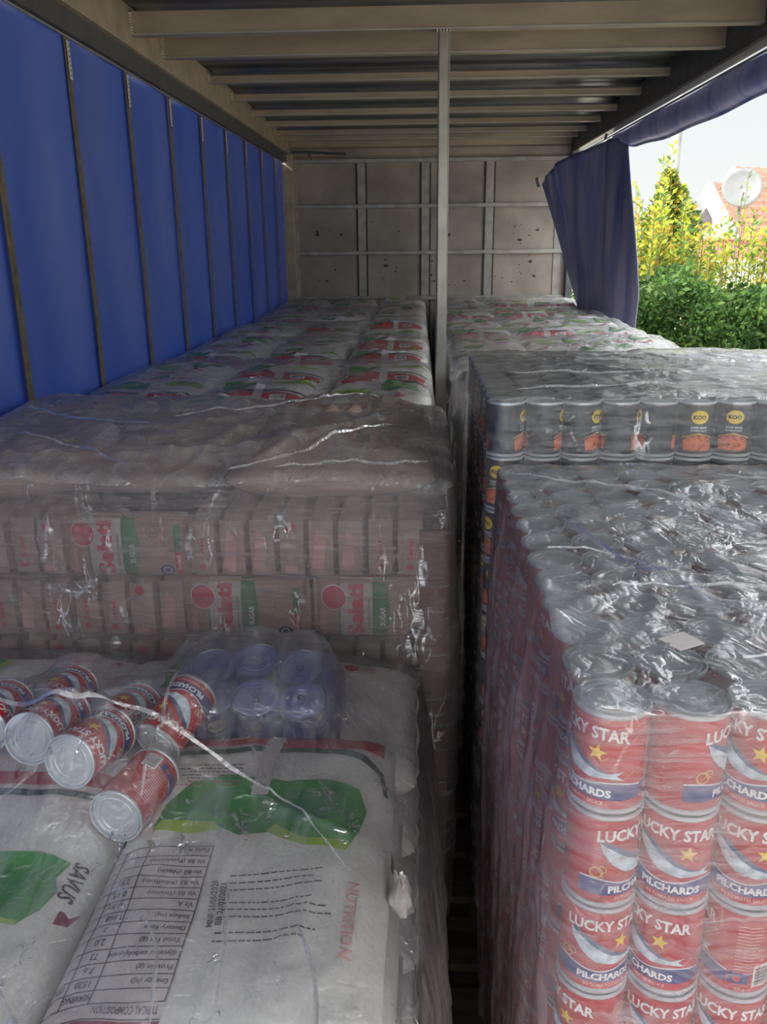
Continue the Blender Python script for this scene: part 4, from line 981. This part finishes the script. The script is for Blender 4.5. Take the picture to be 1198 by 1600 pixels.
a3 = Art(); a3.barcode(.08, .13, -.06, -.01, 2, 5); a3.rect(-.12, -.05, -.03, .03, M['paperw'], 1, .02); a3.rect(-.03, .02, .0, .04, M['midgreen'], 2, .02); a3.text('Selati', .02, .08, .016, M['selred'], width=.08, lift=3)
a4 = Art(); a4.barcode(-.13, -.09, -.03, .02, 2, 6)
for k in range(5): a4.disc(-.05+.05*k, .03, .013, M['selred'], 1); a4.rect(-.06+.05*k, -.045+.05*k, -.06, .0, M['pink'], 1, .02)
a4.barcode(.05, .09, -.05, .0, 2, 7)
BAL = [(bale(.44, .36, .125, 61, 0, a1), (-.60, 2.32), .10, 'pale sugar bale with red lettering and green box, back of second left pallet'),
       (bale(.46, .36, .130, 62, 7, a2), (-.20, 2.30), 0.0, 'ridged sugar bale with rows of pink marks, back right of the second left pallet'),
       (bale(.42, .32, .110, 63, 0, a3), (-.66, 1.96), -.10, 'flattened sugar bale with dark print, middle of second left pallet'),
       (bale(.46, .30, .118, 64, 6, a4), (-.20, 1.93), .05, 'ridged sugar bale with black barcode squares, front right of the second left pallet'),
       (bale(.34, .34, .110, 65, 4, Art()), (-.96, 1.92), .35, 'plain sugar bale slumped in the front left of the second left pallet'),
       (bale(.34, .36, .105, 66, 3, Art()), (-.97, 2.33), -.2, 'plain sugar bale by the blue curtain, back left of the second left pallet')]
BITEMS = []
for r, (x, y), rz, lab in BAL:
    r.location = (x, y, Z(ZB-0.012)); r.rotation_euler = (0, 0, rz); tag(r, lab, 'bale', 'sugar bales on top of the second left pallet')
    BITEMS.append((x, y, Z(ZB)+0.122, .44, .33))
# bales below, right flank
k = 0
for L in range(6):
    for yy in (2.08, 2.36):
        dup(BAL[1][0], (-.27, yy+.03, Z(ZB-0.143*(L+1)+0.006)), (0, 0, 0), 'sugar bale inside second left pallet, %s layer down, %s row' % (ORD[L], ('front', 'back')[yy > 2.2]), 'bale', 'sugar bales inside the second left pallet')
# brown corner board
mb = MB().box(0.002, 0.066, 1.672, 1.678, Z(-1.50), Z(-0.575), M['kraft']); mb.box(0.062, 0.068, 1.678, 2.60, Z(-1.50), Z(-0.575), M['kraft'])
tag(mb.build('corner_board', bevel=0.001), 'brown cardboard sheet folded round the right corner of the sugar pallet', 'cardboard')

# ================================================================== LOOSE CANS ON THE NEAR LEFT PALLET
def lay(kind, near, far, roll, label, group):
    """can lying with its lid end at near, pointing to far"""
    n, f = Vector(near), Vector(far); d = (n-f).normalized()             # local +z = towards lid
    q = d.to_track_quat('Z', 'Y'); m = q.to_matrix().to_4x4() @ Matrix.Rotation(roll, 4, 'Z')
    base = n-d*0.108
    e_ = m.to_euler(); return place(kind, tuple(base), tuple(e_), label, group)
gl_ = 'loose pilchard cans lying on the near left sacks'
T0 = Z(ZA)+0.0375
# seen end-on, lids to the viewer
lay('p', (-.539, .998, Z(-.651)), (-.528, 1.103, Z(-.672)), math.radians(160), 'loose pilchard can with grey end towards the viewer, leftmost whole one', gl_)
lay('p', (-.466, .955, Z(-.657)), (-.445, 1.059, Z(-.676)), math.radians(140), 'loose pilchard can with grey end forward, between two others, lettering on its top', gl_)
lay('p', (-.395, .915, Z(-.712)), (-.374, 1.021, Z(-.715)), math.radians(10), 'loose pilchard can lying nearest the viewer, plain red side and barcode', gl_)
lay('p', (-.385, 1.065, Z(-.700)), (-.350, 1.155, Z(-.668)), math.radians(165), 'loose pilchard can tilted alone right of the others', gl_)
lay('p', (-.620, 1.020, Z(-.655)), (-.628, 1.127, Z(-.668)), math.radians(170), 'loose pilchard can at the left edge, cut off by the picture', gl_)
lay('p', (-.580, 1.135, Z(-.690)), (-.572, 1.242, Z(-.705)), math.radians(165), 'loose pilchard can behind the leftmost grey end', gl_)
lay('p', (-.470, 1.100, Z(-.700)), (-.452, 1.205, Z(-.718)), math.radians(150), 'loose pilchard can in the back, behind the two middle grey ends', gl_)
# upright bean cans tilted towards the viewer in bluish shrink film
BC = []
k = 0
for r in range(2):
    for c in range(3):
        x = -0.183-0.014*r-0.080*c; yy = 1.236+0.090*r; zz = Z(-0.818)+0.016*r+(0.008 if c == 1 else 0)
        ti = math.radians(17+3*((c+r) % 2))
        place('b', (x, yy, zz+0.012), tuple((Matrix.Rotation(ti, 3, 'X') @ Matrix.Rotation(0.05*(c-1), 3, 'Y') @ Matrix.Rotation(rnd.uniform(-PI, PI), 3, 'Z')).to_euler()), 'bean can leaning under bluish film, %s row, %s from the right' % (('front', 'back')[r], ORD[c]), 'leaning bean cans on the near left pallet')
        BC.append((x, yy-0.033, zz+0.120))
# ink marks on four of the lids
for (i, t) in ((0, '9'), (1, '8'), (3, '0')):
    x, yy, zz = BC[i]
    rr, cc = divmod(i, 3); ti = math.radians(16+3*((cc+rr) % 2))
    V_, F_ = text2d(t, .03, 1, 0); mb = MB(); mb.add([(x_*0.022, y_*0.026, 0) for x_, y_ in V_], F_, M['ink'])
    host = [o for o in COL.objects if o.get('label', '') == 'bean can leaning under bluish film, %s row, %s from the right' % (('front', 'back')[rr], ORD[cc])][0]
    lid = [c for c in host.children if c.name.startswith('lid')][0]
    o = mb.build('ink_mark', lid); o.location = (0, 0, 0.1062); o.rotation_euler = (0, 0, -host.rotation_euler.to_matrix().to_euler('ZYX').z+0.3)
bpy.context.view_layer.update()

kn_ = MB(); nk = 14
Pk = np.zeros((nk, nk, 3))
for i in range(nk):
    for j in range(nk):
        a = 2*PI*i/(nk-1); t = j/(nk-1)*PI; rr = (1+0.22*math.sin(3*a+2*t)+0.14*math.sin(5*t+a*2))
        Pk[i, j] = (0.013*rr*math.sin(t)*math.cos(a), 0.026*rr*math.sin(t)*math.sin(a), 0.024*rr*math.cos(t))
kn_.grid(Pk, M['paperw']); o = kn_.build('plastic_knot', smooth=True); o.location = (-.022, .86, Z(-.775)); tag(o, 'white knotted plastic corner poking out beside the near left sacks', 'plastic')
o = MB().box(-.018, .018, -.016, .016, 0, .0006, M['sackpanel']).build('sticker'); o.location = (.283, .835, Z(LZ)+.012); o.rotation_euler.z = .5; tag(o, 'small pale square sticker on the film over the red cans', 'sticker')
# ================================================================== WOODEN PALLETS
def make_pallet():
    r = empty('wooden_pallet')
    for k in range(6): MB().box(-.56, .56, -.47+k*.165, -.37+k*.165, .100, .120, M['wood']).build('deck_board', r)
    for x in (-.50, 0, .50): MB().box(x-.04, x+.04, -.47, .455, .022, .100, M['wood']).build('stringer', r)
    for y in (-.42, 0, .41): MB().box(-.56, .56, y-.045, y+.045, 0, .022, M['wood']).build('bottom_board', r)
    return r
pal = make_pallet(); pf = False
PAL = [(-.56, .92, 'near left sack stack'), (-.56, 2.12, 'sugar stack'), (.62, 1.18, 'near right can stack'), (.62, 2.05, 'dark can stack')]
PAL += [(-.54, y0+.46, nm+' sack stack') for nm, y0, *_ in LEFTP]+[(.72, y0+.46, nm+' sack stack') for nm, y0, *_ in RIGHTP]
for (x, y, nm) in PAL:
    lab = 'wooden pallet underneath the %s' % nm
    if not pf: pf = True; pal.location = (x, y, 0.001); tag(pal, lab, 'pallet', 'wooden pallets on the truck bed')
    else: dup(pal, (x, y, 0.001), (0, 0, 0), lab, 'pallet', 'wooden pallets on the truck bed')

# ================================================================== STRETCH FILM
def wrap(label, x0, x1, y0, y1, items, zbase, zfloor, mt, seed, rad=0.06, nper=420, ntop=90, nside=56, amp=0.006, samp=0.008, bulge=0.02, top=None, gap=None, folds=(), lift=0.006, shape='box', relax=260, cell=0.012, group='stretch film over the pallets', gather=0.0, sfreq=26, sag=0.0, rcorn=0.02, lines=None):
    """a film draped from above over the goods, then wound round the sides"""
    nx = int((x1-x0)/cell)+1; ny = int((y1-y0)/cell)+1
    gx = np.linspace(x0, x1, nx); gy = np.linspace(y0, y1, ny); GX, GY = np.meshgrid(gx, gy, indexing='ij')
    Hc = np.full((nx, ny), zbase-0.02 if items else zbase)
    for it in items:
        cx, cy, zt, w, l = it[:5]
        if len(it) > 5: k = ((GX-cx)**2+(GY-cy)**2 < it[5]**2)*1.0; hh = np.where(k > 0, zt, -9)
        else:
            a = np.clip(np.abs(2*(GX-cx)/w), 0, 1); b2 = np.clip(np.abs(2*(GY-cy)/l), 0, 1)
            B = np.sqrt(np.maximum(0, 1-a**3.6))*np.sqrt(np.maximum(0, 1-b2**3.6)); hh = np.where(B > 0, zt-0.07*(1-B), -9)
        Hc = np.maximum(Hc, hh)
    F = Hc.copy()
    for _ in range(relax):
        A = F.copy(); A[1:-1, 1:-1] = (F[2:, 1:-1]+F[:-2, 1:-1]+F[1:-1, 2:]+F[1:-1, :-2])/4
        A[0] = (F[0]+F[1])/2; A[-1] = (F[-1]+F[-2])/2; A[:, 0] = (F[:, 0]+F[:, 1])/2; A[:, -1] = (F[:, -1]+F[:, -2])/2
        F = np.maximum(Hc, A-sag*0.001)
    F = F+lift
    F = F+amp*1.6*ridge(GX*6+seed, GY*6, seed)+amp*0.9*ridge(GX*15, GY*15+seed, seed+3)
    if lines:
        for (ax, ay, bx, by, hgt, wid) in lines:
            dx, dy = bx-ax, by-ay; LL = dx*dx+dy*dy; t = np.clip(((GX-ax)*dx+(GY-ay)*dy)/LL, 0, 1)
            d = np.hypot(GX-ax-t*dx, GY-ay-t*dy); F = F+hgt*np.exp(-d/wid)
    # perimeter
    def per(s):
        w, l = x1-x0-2*rad, y1-y0-2*rad; arcs = PI/2*rad; tot = 2*(w+l)+4*arcs; d = (s*tot) % tot
        segs = [('l', (x0+rad, y0), (1, 0), w), ('a', (x1-rad, y0+rad), -PI/2, arcs), ('l', (x1, y0+rad), (0, 1), l), ('a', (x1-rad, y1-rad), 0, arcs), ('l', (x1-rad, y1), (-1, 0), w), ('a', (x0+rad, y1-rad), PI/2, arcs), ('l', (x0, y1-rad), (0, -1), l), ('a', (x0+rad, y0+rad), PI, arcs)]
        for k_, p0, q, ln in segs:
            if d <= ln+1e-9:
                if k_ == 'l':
                    return p0[0]+q[0]*d, p0[1]+q[1]*d, q[1], -q[0]
                an = q+d/rad; return p0[0]+rad*math.cos(an), p0[1]+rad*math.sin(an), math.cos(an), math.sin(an)
            d -= ln
        return x0+rad, y0, 0, -1
    S = np.array([per(i/nper) for i in range(nper)]); cx, cy = (x0+x1)/2, (y0+y1)/2
    tot = 2*(x1-x0+y1-y0); sarc = np.arange(nper)/nper*tot
    def samp_(X, Y):
        fx = np.clip((X-x0)/(x1-x0)*(nx-1), 0, nx-1.001); fy = np.clip((Y-y0)/(y1-y0)*(ny-1), 0, ny-1.001)
        i = fx.astype(int); j = fy.astype(int); a = fx-i; b2 = fy-j
        return (F[i, j]*(1-a)+F[i+1, j]*a)*(1-b2)+(F[i, j+1]*(1-a)+F[i+1, j+1]*a)*b2
    rings = []
    ts = np.linspace(0.0, 1.0, ntop)**0.8
    inset = rcorn
    ex = S[:, 0]-S[:, 2]*inset; ey = S[:, 1]-S[:, 3]*inset
    for t in ts:
        X = cx+(ex-cx)*t; Y = cy+(ey-cy)*t; rings.append(np.stack([X, Y, samp_(X, Y)], -1))
    ztop = rings[-1][:, 2]
    nf = 7
    for k in range(1, nf+1):
        an = k/nf*PI/2; X = ex+S[:, 2]*inset*math.sin(an); Y = ey+S[:, 3]*inset*math.sin(an); rings.append(np.stack([X, Y, ztop-inset*(1-math.cos(an))], -1))
    zs0 = ztop-inset
    for k in range(1, nside+1):
        v = k/nside; zz = zs0*(1-v)+zfloor*v; dep = zs0-zz
        ro = bulge*np.sin(np.clip(v*PI, 0, PI))*1.0
        ro = ro+samp*ridge(sarc*sfreq+seed, dep*3.0, seed+11)*min(1, v*8)+samp*0.5*ridge(sarc*8, dep*9.0+seed, seed+12)*min(1, v*8)
        ro = ro+gather*ridge(sarc*9, dep*2-sarc*1.5, seed+21)*min(1, v*5)
        X = S[:, 0]+S[:, 2]*ro; Y = S[:, 1]+S[:, 3]*ro; rings.append(np.stack([X, Y, zz], -1))
    P = np.stack(rings, 0)          # (rings, nper, 3)
    Pc = np.concatenate([P, P[:, :1]], 1)
    Pc[..., 0] = np.maximum(Pc[..., 0], -1.126); Pc[..., 1] = np.minimum(Pc[..., 1], 7.655)
    mb = MB(); nt = ntop+4
    mb.grid(Pc[:nt+1], top or mt)
    if gap is None: mb.grid(Pc[nt:], mt)
    else:
        idx = np.where(S[:, 2] < -0.93)[0]; a_, b_ = idx.min(), idx.max()+1
        mb.grid(Pc[nt:, :a_+1], mt); mb.grid(Pc[nt:, a_:b_+1], gap); mb.grid(Pc[nt:, b_:], mt)
    org = Vector(((x0+x1)/2, (y0+y1)/2, zfloor)); mb.v = [(v[0]-org.x, v[1]-org.y, v[2]-org.z) for v in mb.v]
    o = mb.build('stretch_film'); o.location = org
    o.data.polygons.foreach_set('use_smooth', [True]*len(o.data.polygons))
    for path, wd in folds:
        pts = []
        for (ax, ay), (bx, by) in zip(path[:-1], path[1:]):
            k_ = max(2, int(math.hypot(bx-ax, by-ay)/0.010)); pts += [(ax+(bx-ax)*q/k_, ay+(by-ay)*q/k_) for q in range(k_)]
        pts.append(path[-1]); pts = np.array(pts, float); m_ = len(pts)
        for _ in range(6): pts[1:-1] = (pts[:-2]+pts[2:]+2*pts[1:-1])/4
        tan = np.gradient(pts, axis=0); tan /= np.maximum(1e-9, np.linalg.norm(tan, axis=1))[:, None]; nrm = np.stack([-tan[:, 1], tan[:, 0]], -1)
        pts = pts+nrm*(0.006*(vnoise(np.arange(m_)*0.16, np.zeros(m_)+wd*999, seed)-0.5))[:, None]
        wv_ = wd*0.7*(0.35+0.9*vnoise(np.arange(m_)*0.35, np.zeros(m_)+3, seed+2))*np.sin(np.linspace(0.12, PI-0.12, m_))**0.4
        Q = np.zeros((5, m_, 3))
        for q, (lat, up) in enumerate(((-1, 0.0005), (-.45, .0035), (0, .0055), (.5, .003), (1, .0005))):
            X = pts[:, 0]+nrm[:, 0]*wv_*lat*0.5; Y = pts[:, 1]+nrm[:, 1]*wv_*lat*0.5; Q[q] = np.stack([X-org.x, Y-org.y, samp_(X, Y)+0.003+up*(wv_/0.006).clip(.3, 1.0)-org.z], -1)
        MB().grid(Q, M['fold']).build('fold', o, smooth=True)
    tag(o, label, 'plastic film', group); return o
M['fold'] = film_mat('film_fold', haze=0.22, hvar=0.30, gloss=0.07, rough=0.16, hcol=(0.88, 0.88, 0.88), stretch=(6, 6, 6), crink=20, glint=0.3)

fA = film_mat('film_near_left', haze=0.05, hvar=0.22, gloss=0.05, rough=0.08, stretch=(14, 2.2, 6), crink=24, bdist=0.008, glint=1.2, cscale=1.7)
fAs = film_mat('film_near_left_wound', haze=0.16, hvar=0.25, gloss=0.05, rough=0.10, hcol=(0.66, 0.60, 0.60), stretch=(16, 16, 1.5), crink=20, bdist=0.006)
fBt = film_mat('film_sugar_top', haze=0.20, hvar=0.34, gloss=0.10, rough=0.08, hcol=(0.80, 0.78, 0.77), stretch=(5, 3, 5), crink=13, bdist=0.008, glint=0.6)
fCt = film_mat('film_far_top', haze=0.05, hvar=0.20, gloss=0.08, rough=0.08, stretch=(4, 4, 14), crink=16, bdist=0.008)
fLt = film_mat('film_cans_top', haze=0.14, hvar=0.36, gloss=0.22, rough=0.09, hcol=(0.82, 0.89, 0.96), stretch=(4, 4, 8), crink=12, bdist=0.010, glint=0.8)
fKt = film_mat('film_dark_cans_top', haze=0.16, hvar=0.40, gloss=0.28, rough=0.12, glint=0.8, hcol=(0.80, 0.82, 0.82), stretch=(3, 12, 8), crink=10, bdist=0.008)
fB = film_mat('film_sugar', haze=0.28, hvar=0.26, gloss=0.05, rough=0.08, bdist=0.008, glint=1.0, cscale=0.8, hcol=(0.46, 0.41, 0.42), stretch=(2, 2, 26), crink=16)
fC = film_mat('film_far', haze=0.16, hvar=0.28, gloss=0.06, rough=0.14, stretch=(4, 4, 14), crink=20)
fLg = film_mat('film_cans_gap_side', haze=0.34, hvar=0.34, gloss=0.05, rough=0.15, hcol=(0.46, 0.36, 0.40), stretch=(7, 14, 1.0), crink=12, glint=0.35)
fKg = film_mat('film_dark_cans_gap_side', haze=0.06, hvar=0.2, gloss=0.05, rough=0.12, hcol=(0.4, 0.38, 0.4), stretch=(7, 14, 1.0), crink=12, glint=0.3)
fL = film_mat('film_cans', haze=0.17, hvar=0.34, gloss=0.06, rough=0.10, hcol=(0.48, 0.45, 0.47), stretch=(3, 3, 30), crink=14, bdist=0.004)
fK = film_mat('film_dark_cans', haze=0.02, hvar=0.17, gloss=0.06, rough=0.10, stretch=(4, 4, 30), crink=14, bdist=0.004)
fS = film_mat('film_blue', haze=0.24, hvar=0.18, gloss=0.06, rough=0.10, tint=(0.66, 0.70, 0.98), hcol=(0.22, 0.25, 0.62), stretch=(6, 6, 6), crink=24)

# near right cans
lx0, lx1 = LX-CR-.004, LX+PX*11+CR+.004; ly0, ly1 = LY-CR-.004, LY+PY*11+CR+.004
its = [(LX+PX*c, LY+PY*r, Z(LZ), 0, 0, .039) for r in range(12) for c in range(12)]
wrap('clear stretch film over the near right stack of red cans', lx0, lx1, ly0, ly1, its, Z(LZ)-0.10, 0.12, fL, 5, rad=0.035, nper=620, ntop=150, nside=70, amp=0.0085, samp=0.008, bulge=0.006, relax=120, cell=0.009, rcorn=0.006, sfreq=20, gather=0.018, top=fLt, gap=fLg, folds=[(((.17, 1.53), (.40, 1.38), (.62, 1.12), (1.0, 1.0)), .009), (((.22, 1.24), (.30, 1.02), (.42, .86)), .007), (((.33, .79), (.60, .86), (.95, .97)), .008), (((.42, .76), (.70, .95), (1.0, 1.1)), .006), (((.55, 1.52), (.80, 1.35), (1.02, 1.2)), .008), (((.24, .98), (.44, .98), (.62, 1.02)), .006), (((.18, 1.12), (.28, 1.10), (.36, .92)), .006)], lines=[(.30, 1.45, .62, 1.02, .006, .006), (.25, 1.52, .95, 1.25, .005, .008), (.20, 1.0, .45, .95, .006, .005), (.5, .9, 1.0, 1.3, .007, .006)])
kx0, kx1 = KX-CR-.004, KX+PX*11+CR+.004; ky0, ky1 = KY-CR-.004, KY+PY*9+CR+.004
its = [(KX+PX*c, KY+PY*r, Z(KZ), 0, 0, .039) for r in range(10) for c in range(12)]
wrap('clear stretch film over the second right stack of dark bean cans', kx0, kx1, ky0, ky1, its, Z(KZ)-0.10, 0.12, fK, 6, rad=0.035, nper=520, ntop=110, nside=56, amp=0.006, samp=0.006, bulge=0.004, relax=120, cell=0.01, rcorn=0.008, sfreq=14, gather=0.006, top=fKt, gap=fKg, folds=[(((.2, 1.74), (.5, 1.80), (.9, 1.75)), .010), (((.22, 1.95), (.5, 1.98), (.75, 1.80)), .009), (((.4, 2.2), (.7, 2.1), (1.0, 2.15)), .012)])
# sugar
its = [(x, y, z, w, l) for x, y, z, w, l in BITEMS]
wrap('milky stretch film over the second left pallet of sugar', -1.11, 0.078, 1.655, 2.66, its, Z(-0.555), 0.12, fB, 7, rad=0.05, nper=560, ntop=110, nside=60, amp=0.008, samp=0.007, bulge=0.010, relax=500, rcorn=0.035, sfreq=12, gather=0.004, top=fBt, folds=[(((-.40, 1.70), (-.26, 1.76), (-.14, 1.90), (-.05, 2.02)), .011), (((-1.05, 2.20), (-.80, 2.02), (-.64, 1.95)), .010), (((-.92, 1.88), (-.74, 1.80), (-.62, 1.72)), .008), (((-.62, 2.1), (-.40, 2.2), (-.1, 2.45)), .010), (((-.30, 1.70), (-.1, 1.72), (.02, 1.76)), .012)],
     lines=[(-.9, 1.75, -.2, 1.85, .012, .010), (-.35, 1.74, -.02, 2.15, .018, .012), (-.75, 2.2, -.1, 2.05, .012, .014), (-1.0, 2.1, -.55, 1.80, .014, .012), (-.5, 1.7, -.3, 2.4, .010, .012)])
# near left
its = [(x, 0.865, Z(ZA), .37, .655) for x in (-.218, -.582, -.94)]+[(x, 1.385, Z(-.80), .66, .37) for x in (-.332, -.80)]
its += [(-.50, 1.02, Z(ZA)+.106, .10, .12), (-.45, .99, Z(ZA)+.102, .10, .12), (-.37, .97, Z(ZA)+.076, .10, .12), (-.36, 1.09, Z(ZA)+.10, .10, .10), (-.62, 1.09, Z(ZA)+.09, .1, .12), (-.545, 1.18, Z(ZA)+.09, .1, .12), (-.445, 1.15, Z(ZA)+.085, .1, .12)]
its += [(x, y-.004, z+.022, 0, 0, .045) for x, y, z in BC]
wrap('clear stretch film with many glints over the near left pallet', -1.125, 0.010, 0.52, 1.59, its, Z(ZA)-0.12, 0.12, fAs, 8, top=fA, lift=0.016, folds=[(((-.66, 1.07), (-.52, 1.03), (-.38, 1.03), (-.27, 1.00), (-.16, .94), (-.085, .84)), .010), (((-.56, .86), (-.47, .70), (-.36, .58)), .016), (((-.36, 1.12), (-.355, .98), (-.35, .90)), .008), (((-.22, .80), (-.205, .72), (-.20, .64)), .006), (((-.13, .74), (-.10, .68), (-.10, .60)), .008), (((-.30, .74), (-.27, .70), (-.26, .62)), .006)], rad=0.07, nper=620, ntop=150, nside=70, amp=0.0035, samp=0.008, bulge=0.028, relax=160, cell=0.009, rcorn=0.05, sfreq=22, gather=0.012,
     lines=[(-.75, .86, -.40, 1.10, .012, .006), (-.52, 1.05, -.09, .90, .014, .005), (-.28, .6, -.16, 1.12, .008, .006)])
# bluish shrink film round the leaning cans
wrap('bluish shrink film round the leaning bean cans', -.408, -.136, 1.160, 1.385, [(x, y, z-.004, 0, 0, .042) for x, y, z in BC], Z(-.74), Z(-.805), fS, 9, rad=0.035, lift=0.004, nper=240, ntop=50, nside=18, amp=0.004, samp=0.004, bulge=0.002, relax=80, cell=0.008, rcorn=0.02, sfreq=20)
for side, nm, y0, zt, items, sd in FAR:
    xa, xb = (-1.12, 0.052) if side == 'L' else (0.135, 1.262)
    wrap('hazy stretch film over the %s pallet of white sacks' % nm, xa, xb, y0-.01, y0+.955, items, Z(zt)-0.07, 0.12, fC, sd, top=fCt, rad=0.08, nper=300, ntop=60, nside=34, amp=0.009, samp=0.009, bulge=0.016, relax=240, cell=0.018, rcorn=0.05, sfreq=14, gather=0.012)
